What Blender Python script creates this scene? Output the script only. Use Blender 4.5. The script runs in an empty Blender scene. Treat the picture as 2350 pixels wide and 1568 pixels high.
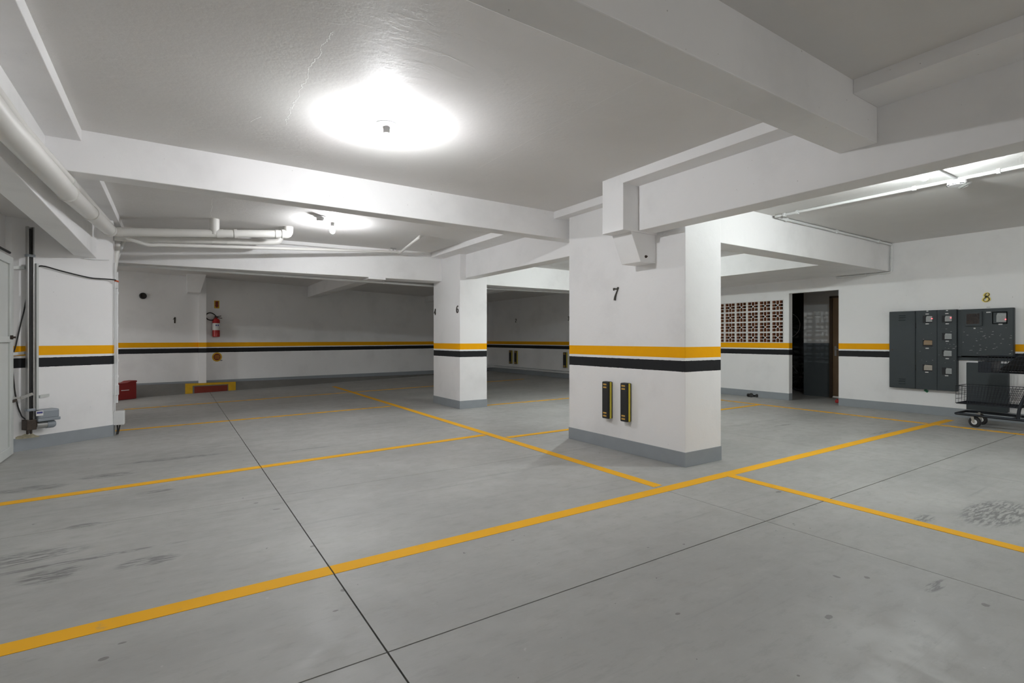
import bpy, math, random
from mathutils import Vector, Matrix
random.seed(7)
scene = bpy.context.scene
COL = scene.collection

# ------------------------------------------------------------------ camera, world, exposure
# World axes follow the building: X and Y run along its two beam directions, Z is up, metres.
LENS_PX, EYE, CX, HY = 1178.0, 1.20, 1175.0, 779.0
FX, FY = 0.5505, 0.8348
cam_d = bpy.data.cameras.new('camera')
cam_d.sensor_width = 36.0
cam_d.lens = 36.0 * LENS_PX / 2350.0
cam_d.shift_y = -(784.0 - HY) / 2350.0
cam_d.clip_start, cam_d.clip_end = 0.05, 200
cam = bpy.data.objects.new('camera', cam_d)
COL.objects.link(cam)
cam.location = (0, 0, EYE)
cam.rotation_euler = (math.pi / 2, 0, -math.atan2(FX, FY))
scene.camera = cam

world = bpy.data.worlds.new('world')
scene.world = world
world.use_nodes = True
world.node_tree.nodes['Background'].inputs[0].default_value = (1.0, 0.985, 0.955, 1)
world.node_tree.nodes['Background'].inputs[1].default_value = 1.3
vs = scene.view_settings
vs.view_transform = 'Standard'
vs.look = 'None'
vs.gamma = 1.0
vs.use_curve_mapping = False
vs.exposure = 0.10
BULB_STRENGTH, COOL_STRENGTH = 2000.0, 3000.0
scene.cycles.diffuse_bounces = 6
scene.cycles.glossy_bounces = 2
scene.cycles.use_light_tree = False
scene.cycles.max_bounces = 7
scene.cycles.caustics_reflective = False
scene.cycles.caustics_refractive = False
scene.cycles.use_adaptive_sampling = True
scene.cycles.adaptive_threshold = 0.02

# ------------------------------------------------------------------ helpers
def ray(px, py):
    u = (px - CX) / LENS_PX
    return (FX + FY * u, FY - FX * u, (HY - py) / LENS_PX)

def on_x(px, py, x):
    d = ray(px, py); t = x / d[0]
    return Vector((x, d[1] * t, EYE + d[2] * t))

def on_y(px, py, y):
    d = ray(px, py); t = y / d[1]
    return Vector((d[0] * t, y, EYE + d[2] * t))

def on_z(px, py, z):
    d = ray(px, py); t = (z - EYE) / d[2]
    return Vector((d[0] * t, d[1] * t, z))

BW0, BWS = 13.632, 0.3268          # back wall: y = BW0 + BWS * x
def on_back(px, py, off=0.0):
    d = ray(px, py); t = (BW0 - off) / (d[1] - BWS * d[0])
    return Vector((d[0] * t, d[1] * t, EYE + d[2] * t))

ORIGIN = {}
def wpos(o):
    return ORIGIN.get(o.name, Vector((0, 0, 0)))

def props(o, label=None, cat=None, group=None, kind=None):
    if label: o['label'] = label
    if cat: o['category'] = cat
    if group: o['group'] = group
    if kind: o['kind'] = kind
    return o

def empty(name, loc, label=None, cat=None, group=None, kind=None):
    o = bpy.data.objects.new(name, None)
    o.empty_display_size = 0.1
    COL.objects.link(o)
    o.location = loc
    ORIGIN[o.name] = Vector(loc)
    return props(o, label, cat, group, kind)

def copy_tree(src, loc, parent=None):
    c = src.copy(); COL.objects.link(c)
    if parent is None:
        c.location = loc
        ORIGIN[c.name] = Vector(loc)
    else:
        c.parent = parent
    for ch in list(src.children):
        copy_tree(ch, None, c)
    return c

class MB:
    def __init__(s):
        s.v, s.f, s.m, s.mi = [], [], [], 0
    def add(s, vs_, fs):
        n = len(s.v)
        s.v += [Vector(p) for p in vs_]
        for f in fs:
            s.f.append([n + i for i in f]); s.m.append(s.mi)
        return s
    def box(s, x0, x1, y0, y1, z0, z1):
        x0, x1 = min(x0, x1), max(x0, x1); y0, y1 = min(y0, y1), max(y0, y1); z0, z1 = min(z0, z1), max(z0, z1)
        return s.add([(x0, y0, z0), (x1, y0, z0), (x1, y1, z0), (x0, y1, z0), (x0, y0, z1), (x1, y0, z1), (x1, y1, z1), (x0, y1, z1)],
              [(0, 3, 2, 1), (4, 5, 6, 7), (0, 1, 5, 4), (1, 2, 6, 5), (2, 3, 7, 6), (3, 0, 4, 7)])
    def obox(s, c, ux, uy, uz, a, b, h):
        """box centred on c with half sizes a,b,h along unit axes ux,uy,uz"""
        c, ux, uy, uz = Vector(c), Vector(ux), Vector(uy), Vector(uz)
        vs_ = [c + ux * i * a + uy * j * b + uz * k * h for k in (-1, 1) for i, j in ((-1, -1), (1, -1), (1, 1), (-1, 1))]
        return s.add(vs_, [(0, 3, 2, 1), (4, 5, 6, 7), (0, 1, 5, 4), (1, 2, 6, 5), (2, 3, 7, 6), (3, 0, 4, 7)])
    def prism(s, poly, z0, z1):
        n = len(poly)
        zz0 = z0 if hasattr(z0, '__len__') else [z0] * n
        zz1 = z1 if hasattr(z1, '__len__') else [z1] * n
        area = sum(poly[i][0] * poly[(i + 1) % n][1] - poly[(i + 1) % n][0] * poly[i][1] for i in range(n))
        idx = list(range(n)) if area > 0 else list(range(n))[::-1]
        vs_ = [(poly[i][0], poly[i][1], zz0[i]) for i in idx] + [(poly[i][0], poly[i][1], zz1[i]) for i in idx]
        fs = [tuple(range(n))[::-1], tuple(range(n, 2 * n))] + [(i, (i + 1) % n, n + (i + 1) % n, n + i) for i in range(n)]
        return s.add(vs_, fs)
    def extrude(s, pts, d):
        """flat polygon pts (3-D) pushed along vector d"""
        n = len(pts); d = Vector(d); pts = [Vector(p) for p in pts]
        nor = Vector((0, 0, 0))
        for i in range(n):
            nor += pts[i].cross(pts[(i + 1) % n])
        if nor.dot(d) > 0: pts = pts[::-1]
        vs_ = pts + [p + d for p in pts]
        fs = [tuple(range(n)), tuple(range(n, 2 * n))[::-1]] + [((i + 1) % n, i, n + i, n + (i + 1) % n) for i in range(n)]
        return s.add(vs_, fs)
    def tube(s, pts, r, n=12, fillet=0.0, cap=True, steps=4):
        pts = [Vector(p) for p in pts]
        if fillet > 0 and len(pts) > 2:
            out = [pts[0]]
            for i in range(1, len(pts) - 1):
                a, b, c = pts[i - 1], pts[i], pts[i + 1]
                f = min(fillet, (a - b).length * .48, (c - b).length * .48)
                p, q = b + (a - b).normalized() * f, b + (c - b).normalized() * f
                for k in range(steps + 1):
                    t = k / steps
                    out.append(p * (1 - t) ** 2 + b * 2 * t * (1 - t) + q * t * t)
            out.append(pts[-1]); pts = out
        rings, prev = [], None
        for i, p in enumerate(pts):
            d = (pts[min(i + 1, len(pts) - 1)] - pts[max(i - 1, 0)]).normalized()
            if prev is None:
                up = Vector((0, 0, 1)) if abs(d.z) < .9 else Vector((1, 0, 0))
                e = d.cross(up).normalized()
            else:
                e = (prev - d * prev.dot(d)).normalized()
            prev = e; g = d.cross(e)
            rr = r[i] if hasattr(r, '__len__') else r
            rings.append([p + (e * math.cos(2 * math.pi * k / n) + g * math.sin(2 * math.pi * k / n)) * rr for k in range(n)])
        vs_ = [q for rg in rings for q in rg]
        fs = [(i * n + k, i * n + (k + 1) % n, (i + 1) * n + (k + 1) % n, (i + 1) * n + k) for i in range(len(rings) - 1) for k in range(n)]
        if cap:
            fs.append(tuple(range(n))[::-1]); fs.append(tuple(range((len(rings) - 1) * n, len(rings) * n)))
        return s.add(vs_, fs)
    def lathe(s, prof, base, axis=(0, 0, 1), n=24):
        """prof: list of (radius, height) along axis from base"""
        ax = Vector(axis).normalized()
        up = Vector((0, 0, 1)) if abs(ax.z) < .9 else Vector((1, 0, 0))
        e = ax.cross(up).normalized(); g = ax.cross(e); base = Vector(base)
        vs_ = []
        for r, h in prof:
            for k in range(n):
                a = 2 * math.pi * k / n
                vs_.append(base + ax * h + (e * math.cos(a) + g * math.sin(a)) * max(r, 1e-5))
        fs = [(i * n + k, i * n + (k + 1) % n, (i + 1) * n + (k + 1) % n, (i + 1) * n + k) for i in range(len(prof) - 1) for k in range(n)]
        fs.append(tuple(range(n))[::-1]); fs.append(tuple(range((len(prof) - 1) * n, len(prof) * n)))
        return s.add(vs_, fs)
    def build(s, name, mat, parent=None, label=None, cat=None, group=None, kind=None, smooth=False, bevel=0.0, base=None):
        me = bpy.data.meshes.new(name)
        if parent is not None:
            org = wpos(parent)
        elif kind == 'structure' and base is None:
            org = Vector((0, 0, 0))
        else:
            lo = [min(p[i] for p in s.v) for i in range(3)]; hi = [max(p[i] for p in s.v) for i in range(3)]
            org = Vector(base) if base is not None else Vector(((lo[0] + hi[0]) / 2, (lo[1] + hi[1]) / 2, lo[2]))
        me.from_pydata([tuple(p - org) for p in s.v], [], s.f)
        mats = mat if isinstance(mat, (list, tuple)) else [mat]
        for m in mats: me.materials.append(m)
        for p, i in zip(me.polygons, s.m): p.material_index = i
        if smooth:
            for p in me.polygons: p.use_smooth = True
            me.set_sharp_from_angle(angle=math.radians(38))
        me.update()
        o = bpy.data.objects.new(name, me)
        COL.objects.link(o)
        if parent is not None:
            o.parent = parent
            ORIGIN[o.name] = org
        else:
            o.location = org
            ORIGIN[o.name] = org
        if bevel > 0:
            md = o.modifiers.new('bevel', 'BEVEL'); md.width = bevel; md.segments = 2; md.limit_method = 'ANGLE'
        return props(o, label, cat, group, kind)

# ------------------------------------------------------------------ materials
def new_mat(name):
    m = bpy.data.materials.new(name); m.use_nodes = True
    nt = m.node_tree
    return m, nt, nt.nodes['Principled BSDF']

def N(nt, t, **kw):
    n = nt.nodes.new(t)
    for k, v in kw.items():
        if k.startswith('i_'):
            n.inputs[k[2:].replace('_', ' ')].default_value = v
        else:
            setattr(n, k, v)
    return n

def math_n(nt, op, a, b=None, clamp=False):
    n = nt.nodes.new('ShaderNodeMath'); n.operation = op; n.use_clamp = clamp
    for i, x in enumerate((a, b)):
        if x is None: continue
        if isinstance(x, (int, float)): n.inputs[i].default_value = x
        else: nt.links.new(x, n.inputs[i])
    return n.outputs[0]

def mix_c(nt, fac, a, b):
    n = nt.nodes.new('ShaderNodeMix'); n.data_type = 'RGBA'
    for sock, x in ((n.inputs[0], fac), (n.inputs[6], a), (n.inputs[7], b)):
        if isinstance(x, (int, float)): sock.default_value = x
        elif isinstance(x, (tuple, list)): sock.default_value = (*x[:3], 1)
        else: nt.links.new(x, sock)
    return n.outputs[2]

def world_pos(nt):
    return nt.nodes.new('ShaderNodeNewGeometry').outputs['Position']

def scaled(nt, vec, s, loc=(0, 0, 0)):
    m = nt.nodes.new('ShaderNodeMapping'); m.inputs['Scale'].default_value = s; m.inputs['Location'].default_value = loc
    nt.links.new(vec, m.inputs['Vector']); return m.outputs[0]

def noise(nt, vec, scale, detail=4, rough=.5, out='Fac'):
    n = N(nt, 'ShaderNodeTexNoise'); n.inputs['Scale'].default_value = scale; n.inputs['Detail'].default_value = detail
    n.inputs['Roughness'].default_value = rough
    nt.links.new(vec, n.inputs['Vector']); return n.outputs[out]

def ramp(nt, fac, p0, p1, c0=0.0, c1=1.0):
    n = N(nt, 'ShaderNodeMapRange'); n.inputs['From Min'].default_value = p0; n.inputs['From Max'].default_value = p1
    n.inputs['To Min'].default_value = c0; n.inputs['To Max'].default_value = c1
    n.interpolation_type = 'SMOOTHSTEP'
    nt.links.new(fac, n.inputs['Value']); return n.outputs[0]

def bump(nt, bs, hgt, strength=.3, dist=.01):
    b = N(nt, 'ShaderNodeBump'); b.inputs['Strength'].default_value = strength; b.inputs['Distance'].default_value = dist
    nt.links.new(hgt, b.inputs['Height']); nt.links.new(b.outputs[0], bs.inputs['Normal'])

def simple(name, col, rough=.6, metal=0.0, var=.06, scale=25, spec=.5, coat=0):
    m, nt, bs = new_mat(name)
    p = world_pos(nt)
    f = noise(nt, p, scale, 4)
    c = mix_c(nt, f, tuple(x * (1 - var) for x in col), tuple(min(1, x * (1 + var)) for x in col))
    nt.links.new(c, bs.inputs['Base Color'])
    bs.inputs['Roughness'].default_value = rough; bs.inputs['Metallic'].default_value = metal
    bs.inputs['Specular IOR Level'].default_value = spec
    bs.inputs['Coat Weight'].default_value = coat
    return m

WHITE = (.86, .855, .855)
YEL, BLK, GRY = (.93, .43, .001), (.022, .023, .025), (.29, .315, .335)

def plaster(name, white=WHITE, stripes=False, rough=.5, bumps=.25, grime=.10, sc=14.0):
    m, nt, bs = new_mat(name)
    p = world_pos(nt)
    big = noise(nt, p, 1.3, 5, .6)
    fine = noise(nt, p, 60, 3, .6)
    col = mix_c(nt, ramp(nt, big, .45, .78), white, tuple(x * (1 - grime) for x in white))
    specks = ramp(nt, noise(nt, p, 42, 2, .5), .765, .80)
    col = mix_c(nt, math_n(nt, 'MULTIPLY', specks, .6), col, (.22, .2, .18))
    if stripes:
        z = N(nt, 'ShaderNodeSeparateXYZ'); nt.links.new(p, z.inputs[0])
        wob = math_n(nt, 'MULTIPLY', math_n(nt, 'SUBTRACT', noise(nt, p, 22, 4, .7), .5), .010)
        zz = math_n(nt, 'ADD', z.outputs[2], wob)
        z_clean = z.outputs[2]
        def band(lo, hi, src):
            a = math_n(nt, 'GREATER_THAN', src, lo); b = math_n(nt, 'LESS_THAN', src, hi)
            return math_n(nt, 'MULTIPLY', a, b)
        yv = mix_c(nt, noise(nt, p, 8, 3), tuple(x * .93 for x in YEL), YEL)
        col = mix_c(nt, band(1.024, 1.128, z_clean), col, yv)
        col = mix_c(nt, band(.893, .997, zz), col, BLK)
    nt.links.new(col, bs.inputs['Base Color'])
    bs.inputs['Roughness'].default_value = rough
    bs.inputs['Specular IOR Level'].default_value = .12
    trowel = noise(nt, scaled(nt, p, (1, 1, 1)), sc, 6, .55)
    h = math_n(nt, 'ADD', math_n(nt, 'MULTIPLY', trowel, .7), math_n(nt, 'MULTIPLY', fine, .25))
    bump(nt, bs, h, bumps, .006)
    return m

M = {}
M['wall'] = plaster('striped_wall_paint', stripes=True)
M['pillar'] = plaster('striped_pillar_paint', stripes=True, bumps=.4)
M['beam'] = plaster('white_beam_plaster', bumps=.3)

def ceiling_mat():
    m, nt, bs = new_mat('trowelled_ceiling_plaster')
    p = world_pos(nt)
    big = noise(nt, p, .8, 5, .6)
    col = mix_c(nt, ramp(nt, big, .35, .7), (.74, .725, .71), (.70, .685, .67))
    sep = N(nt, 'ShaderNodeSeparateXYZ'); nt.links.new(p, sep.inputs[0])
    wig = math_n(nt, 'SUBTRACT', noise(nt, p, 5, 6, .65), .5)
    crack = None
    for (a, b, amp, w) in ((on_z(754, 70, 2.755), on_z(652, 285, 2.755), .16, .0028), (on_z(1475, 183, 2.755), on_z(1095, 388, 2.755), .02, .0022),
                           (on_z(488, 455, 2.755), on_z(480, 520, 2.755), .10, .003), (on_z(1262, 195, 2.755), on_z(1180, 240, 2.755), .05, .002), (on_z(600, 268, 2.755), on_z(575, 280, 2.755), .05, .003)):
        d = (b - a); L = math.hypot(d.x, d.y); dx, dy = d.x / L, d.y / L
        t = math_n(nt, 'ADD', math_n(nt, 'MULTIPLY', math_n(nt, 'SUBTRACT', sep.outputs[0], a.x), dx), math_n(nt, 'MULTIPLY', math_n(nt, 'SUBTRACT', sep.outputs[1], a.y), dy))
        q_ = math_n(nt, 'ADD', math_n(nt, 'MULTIPLY', math_n(nt, 'SUBTRACT', sep.outputs[0], a.x), -dy), math_n(nt, 'MULTIPLY', math_n(nt, 'SUBTRACT', sep.outputs[1], a.y), dx))
        q_ = math_n(nt, 'ABSOLUTE', math_n(nt, 'ADD', q_, math_n(nt, 'MULTIPLY', wig, amp)))
        k = math_n(nt, 'MULTIPLY', ramp(nt, q_, w * .4, w, 1, 0), math_n(nt, 'MULTIPLY', math_n(nt, 'GREATER_THAN', t, 0), math_n(nt, 'LESS_THAN', t, L)))
        crack = k if crack is None else math_n(nt, 'MAXIMUM', crack, k)
    col = mix_c(nt, math_n(nt, 'MULTIPLY', crack, .6), col, (.92, .92, .92))
    nt.links.new(col, bs.inputs['Base Color'])
    bs.inputs['Roughness'].default_value = .62
    bs.inputs['Specular IOR Level'].default_value = .25
    rid = noise(nt, scaled(nt, p, (1.0, 2.2, 1)), 3.2, 9, .62)
    rdg = ramp(nt, math_n(nt, 'ABSOLUTE', math_n(nt, 'SUBTRACT', rid, .5)), 0, .06, 1, 0)
    patch = ramp(nt, noise(nt, p, .9, 2), .45, .62)
    h = math_n(nt, 'ADD', math_n(nt, 'MULTIPLY', math_n(nt, 'MULTIPLY', rdg, patch), .22), math_n(nt, 'MULTIPLY', noise(nt, p, 26, 5, .6), .6))
    h = math_n(nt, 'ADD', h, math_n(nt, 'MULTIPLY', crack, .8))
    bump(nt, bs, h, .38, .007)
    return m
M['ceiling'] = ceiling_mat()

def concrete(name='polished_concrete', base=(.40, .40, .385)):
    m, nt, bs = new_mat(name)
    p = world_pos(nt)
    big = noise(nt, scaled(nt, p, (.55, 1, 1)), .9, 6, .62)
    mid = noise(nt, p, 6.5, 6, .7)
    col = mix_c(nt, ramp(nt, big, .3, .72), tuple(x * .84 for x in base), tuple(x * 1.10 for x in base))
    col = mix_c(nt, math_n(nt, 'MULTIPLY', ramp(nt, mid, .45, .75), .25), col, (.36, .345, .31))
    brush = noise(nt, scaled(nt, p, (2.2, 6, 1)), 2.6, 8, .72)
    col = mix_c(nt, math_n(nt, 'MULTIPLY', ramp(nt, brush, .50, .68), .30), col, (.25, .245, .23))
    col = mix_c(nt, math_n(nt, 'MULTIPLY', ramp(nt, brush, .44, .30), .22), col, (.50, .50, .475))
    smear = ramp(nt, noise(nt, scaled(nt, p, (1.6, 1, 1), (2, 7, 0)), 5.5, 7, .75), .64, .72)
    col = mix_c(nt, math_n(nt, 'MULTIPLY', smear, .28), col, (.19, .165, .14))
    # tyre scuffs: long streaks along x
    st = noise(nt, scaled(nt, p, (.55, 15, 1)), 1.0, 5, .6)
    reg = noise(nt, scaled(nt, p, (.6, 1.2, 1), (3.1, 1.7, 0)), .75, 2)
    streak = math_n(nt, 'MULTIPLY', ramp(nt, st, .55, .72), ramp(nt, reg, .42, .66))
    col = mix_c(nt, math_n(nt, 'MULTIPLY', streak, .34), col, (.13, .13, .13))
    # tyre prints near the camera's side of the floor
    sep = N(nt, 'ShaderNodeSeparateXYZ'); nt.links.new(p, sep.inputs[0])
    tot = None
    for (x, y, rx, ry) in ((-.515, 3.47, .14, .11), (-.114, 3.40, .15, .08), (-.78, 3.82, .40, .12), (-.45, 3.62, .55, .025), (4.75, 1.12, .45, .17), (4.2, 1.35, .12, .05), (.006, 6.18, .50, .06), (-.49, 5.73, .22, .09), (-.943, 5.56, .25, .10), (-.12, 4.93, .13, .05), (1.28, 5.93, .30, .022), (-.487, 4.28, .10, .05), (3.1, .95, .12, .03), (7.1, 3.9, .25, .03), (7.6, 2.9, .35, .03)):
        dx = math_n(nt, 'DIVIDE', math_n(nt, 'SUBTRACT', sep.outputs[0], x), rx)
        dy = math_n(nt, 'DIVIDE', math_n(nt, 'SUBTRACT', sep.outputs[1], y), ry)
        d = math_n(nt, 'ADD', math_n(nt, 'MULTIPLY', dx, dx), math_n(nt, 'MULTIPLY', dy, dy))
        k = ramp(nt, d, .4, 1.2, 1, 0)
        tot = k if tot is None else math_n(nt, 'MAXIMUM', tot, k)
    tread = ramp(nt, noise(nt, scaled(nt, p, (9, 55, 1)), 1.0, 3, .6), .42, .58)
    col = mix_c(nt, math_n(nt, 'MULTIPLY', math_n(nt, 'MULTIPLY', tot, tread), .62), col, (.07, .07, .072))
    spot = None
    wob = math_n(nt, 'MULTIPLY', noise(nt, p, 40, 3, .6), 1.6)
    for (px, py, rx, ry) in ((280, 1476, .014, .006), (237, 1513, .016, .012), (717, 1254, .012, .012), (787, 1355, .010, .014), (770, 1402, .012, .006), (635, 1169, .022, .010), (587, 1155, .016, .010),
                             (1555, 1409, .012, .008), (1787, 1129, .028, .016), (1920, 1324, .010, .018), (1990, 1326, .014, .012), (1902, 1416, .020, .012), (2262, 1389, .016, .014), (1832, 1551, .006, .005), (742, 905, .0, .0)):
        if rx == 0: continue
        c0 = on_z(px, py, 0)
        dx = math_n(nt, 'DIVIDE', math_n(nt, 'SUBTRACT', sep.outputs[0], c0.x), rx)
        dy = math_n(nt, 'DIVIDE', math_n(nt, 'SUBTRACT', sep.outputs[1], c0.y), ry)
        d = math_n(nt, 'MULTIPLY', math_n(nt, 'ADD', math_n(nt, 'MULTIPLY', dx, dx), math_n(nt, 'MULTIPLY', dy, dy)), wob)
        k = ramp(nt, d, .7, 1.1, 1, 0)
        spot = k if spot is None else math_n(nt, 'MAXIMUM', spot, k)
    col = mix_c(nt, math_n(nt, 'MULTIPLY', spot, .6), col, (.10, .095, .085))
    sp = ramp(nt, noise(nt, p, 15, 3, .6), .72, .75)
    col = mix_c(nt, math_n(nt, 'MULTIPLY', sp, .75), col, (.08, .075, .07))
    wsp = ramp(nt, noise(nt, scaled(nt, p, (1, 1, 1), (9, 4, 2)), 12, 3, .5), .75, .77)
    col = mix_c(nt, math_n(nt, 'MULTIPLY', wsp, .5), col, (.5, .5, .49))
    nt.links.new(col, bs.inputs['Base Color'])
    r = ramp(nt, mid, .3, .75, .42, .62)
    nt.links.new(r, bs.inputs['Roughness'])
    bs.inputs['Specular IOR Level'].default_value = .45
    bump(nt, bs, math_n(nt, 'ADD', noise(nt, p, 70, 4, .6), math_n(nt, 'MULTIPLY', big, 2)), .08, .003)
    return m
M['floor'] = concrete()

def line_paint(name, fade):
    m, nt, bs = new_mat(name)
    p = world_pos(nt)
    w = noise(nt, p, 9, 6, .7)
    k = ramp(nt, w, fade, fade + .16)
    c = mix_c(nt, noise(nt, p, 2, 3), (.82, .42, .02), (.90, .47, .03))
    col = mix_c(nt, math_n(nt, 'MULTIPLY', k, .6), c, (.36, .32, .22))
    nt.links.new(col, bs.inputs['Base Color']); bs.inputs['Roughness'].default_value = .7; bs.inputs['Specular IOR Level'].default_value = .15
    return m
M['line'] = line_paint('yellow_floor_paint', .60)
M['line_worn'] = line_paint('worn_yellow_floor_paint', .47)
M['base'] = simple('grey_baseboard_paint', GRY, .6, var=.08, scale=8)
M['kerb'] = simple('dark_concrete_kerb', (.17, .165, .155), .8, var=.15, scale=6)
M['joint'] = simple('dark_joint', (.03, .03, .03), .9)
M['pvc'] = simple('white_painted_pvc', (.70, .69, .66), .38, var=.05, scale=4)
M['conduit'] = simple('white_conduit_plastic', (.74, .75, .75), .4, var=.03)
M['porcelain'] = simple('white_lamp_plastic', (.8, .8, .8), .4, var=.02)
M['cab'] = simple('charcoal_metal_paint', (.030, .040, .045), .48, var=.12, scale=9)
M['cab_dark'] = simple('cabinet_recess', (.012, .014, .016), .7)
M['blackrub'] = simple('black_rubber', (.016, .016, .017), .62, var=.2)
M['yellow'] = simple('yellow_reflective_tape', (.75, .62, .05), .4)
M['amber'] = simple('amber_reflector', (.62, .36, .07), .35)
M['numdark'] = simple('dark_bronze', (.035, .03, .02), .35, .3)
M['gold'] = simple('gold_metal', (.75, .60, .16), .3, .6)
M['red'] = simple('red_enamel', (.42, .012, .012), .35, var=.08, coat=.3)
M['redbox'] = simple('dull_red_metal', (.22, .012, .010), .5, var=.15, scale=6)
M['redpaint'] = simple('dark_red_floor_paint', (.20, .028, .015), .65, var=.2, scale=8)
M['yellowpaint'] = simple('yellow_marking_paint', (.62, .36, .01), .6, var=.2, scale=10)
M['paper'] = simple('white_paper_label', (.75, .75, .73), .6)
M['paper_text'] = simple('grey_print', (.25, .25, .26), .6)
M['bluetext'] = simple('blue_print', (.06, .07, .25), .5)
M['steel'] = simple('galvanised_steel', (.45, .45, .44), .35, .8)
M['rust'] = simple('dirty_dark_metal', (.07, .055, .045), .55, .6, var=.4, scale=40)
M['motor'] = simple('grey_motor_housing', (.27, .30, .33), .42)
M['cable'] = simple('black_cable', (.012, .012, .012), .5)
M['orange'] = simple('orange_plastic', (.6, .10, .02), .5)
M['gate'] = simple('white_gate_paint', (.60, .62, .60), .5, var=.06, scale=5)
M['wire'] = simple('dark_blue_wire', (.022, .026, .034), .4, .4)
M['bag'] = simple('black_cloth', (.008, .007, .007), .9)
M['rim'] = simple('chrome_rim', (.75, .75, .75), .22, 1.0)
M['terracotta'] = simple('brown_terracotta', (.46, .20, .10), .8, var=.25, scale=20)
M['brick_white'] = simple('white_brick_paint', (.70, .69, .67), .6, var=.05)
M['wood'] = simple('brown_door_wood', (.32, .215, .12), .45, var=.18, scale=5)
M['wood_dark'] = simple('dark_door_frame', (.12, .08, .05), .5)
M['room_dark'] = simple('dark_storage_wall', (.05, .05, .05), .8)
M['glassy'] = simple('smoked_window', (.02, .012, .010), .15)
M['meter'] = simple('grey_meter_face', (.34, .36, .36), .35, var=.2, scale=50)
M['meter_cream'] = simple('cream_meter_face', (.40, .36, .30), .4, var=.2, scale=50)
M['brass'] = simple('tan_meter', (.30, .20, .10), .4)
M['patch'] = simple('crumbled_plaster', (.42, .38, .27), .9, var=.35, scale=30)
M['copper'] = simple('brown_metal', (.2, .12, .08), .4, .7)
M['green'] = simple('green_scrap', (.03, .2, .1), .6)

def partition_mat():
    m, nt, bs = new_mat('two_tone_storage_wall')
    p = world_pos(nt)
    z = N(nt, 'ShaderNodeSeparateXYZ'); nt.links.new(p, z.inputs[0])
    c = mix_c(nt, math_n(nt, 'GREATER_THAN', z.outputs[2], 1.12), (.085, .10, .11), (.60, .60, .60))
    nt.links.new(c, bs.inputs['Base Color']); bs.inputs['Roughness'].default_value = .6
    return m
M['partition'] = partition_mat()

def emit(name, col, strength):
    m, nt, bs = new_mat(name)
    bs.inputs['Base Color'].default_value = (*col, 1)
    bs.inputs['Emission Color'].default_value = (*col, 1)
    bs.inputs['Emission Strength'].default_value = strength
    return m
M['bulb'] = emit('lit_bulb_neutral', (.965, .975, 1.0), BULB_STRENGTH)
M['bulb_cool'] = emit('lit_bulb_cool', (.94, 1.0, .995), COOL_STRENGTH)
M['neck'] = emit('bulb_neck', (.9, .9, .9), 2.5)
M['led'] = emit('red_led', (1.0, .04, .05), 9.0)

# ------------------------------------------------------------------ floor: concrete slabs between sawn joints
fl = MB().box(-6, 13, -7, 17.6, -.15, -.025).build('floor', M['joint'], kind='structure')
gx = [(-6, 0), (.685, .0036), (3.262, .0026), (5.95, .0018), (13, 0)]
gy = [(-7, 0), (1.905, .0034), (4.27, .0018), (17.6, 0)]
for i in range(len(gx) - 1):
    for j in range(len(gy) - 1):
        MB().box(gx[i][0] + gx[i][1], gx[i + 1][0] - gx[i + 1][1], gy[j][0] + gy[j][1], gy[j + 1][0] - gy[j + 1][1], -.024, 0).build('slab', M['floor'], fl)

# painted parking lines, two millimetres of paint
NL = [0]
def pline(p, q, w, mat='line', label=None):
    NL[0] += 1
    top = .0012 + .0005 * NL[0]
    p, q = Vector((*p, 0)), Vector((*q, 0))
    d = (q - p).normalized(); n = Vector((-d.y, d.x, 0)) * w / 2
    mb = MB()
    segs = [(p, q)]
    if p.x < .685 < q.x:                  # the sawn joint cuts the paint
        f = (.685 - p.x) / (q.x - p.x); g = .0035 / (q.x - p.x)
        segs = [(p, p.lerp(q, f - g)), (p.lerp(q, f + g), q)]
    for p, q in segs:
        mb.prism([(p + n)[:2], (p - n)[:2], (q - n)[:2], (q + n)[:2]], .0003, top)
    o = mb.build('parking_line', M[mat], kind='structure')
    props(o, label, None, 'yellow parking lines on the floor')
    return o
pline((-6, 2.71), (9.65, 2.785), .105, label='long yellow parking line crossing the floor in front of pillar seven')
pline((3.30, 2.84), (3.40, 13.4), .10, label='yellow parking line running back past the pillars to the far wall')
pline((4.09, 2.72), (3.93, -3.0), .095, label='yellow parking line running towards the camera beside pillar seven')
pline((-6, 4.70), (3.25, 5.56), .095, label='yellow parking line between the gate and the bay of number six')
pline((3.40, 5.26), (9.0, 5.36), .085, label='yellow parking line passing behind pillar seven')
pline((-3, 8.22), (3.25, 8.87), .08, 'line_worn', 'worn yellow parking line beyond the gate motor wall')
pline((4.66, 8.04), (9.0, 8.12), .08, 'line_worn', 'thin yellow parking line leaving pillar six towards the far wall')
pline((9.05, 8.1), (8.84, -2.0), .085, 'line_worn', 'worn yellow line along the wall of the meter cabinets')
pline((-.7, 10.95), (8.8, 12.7), .07, 'line_worn', 'faint worn yellow line in the dark back bay')

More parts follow.
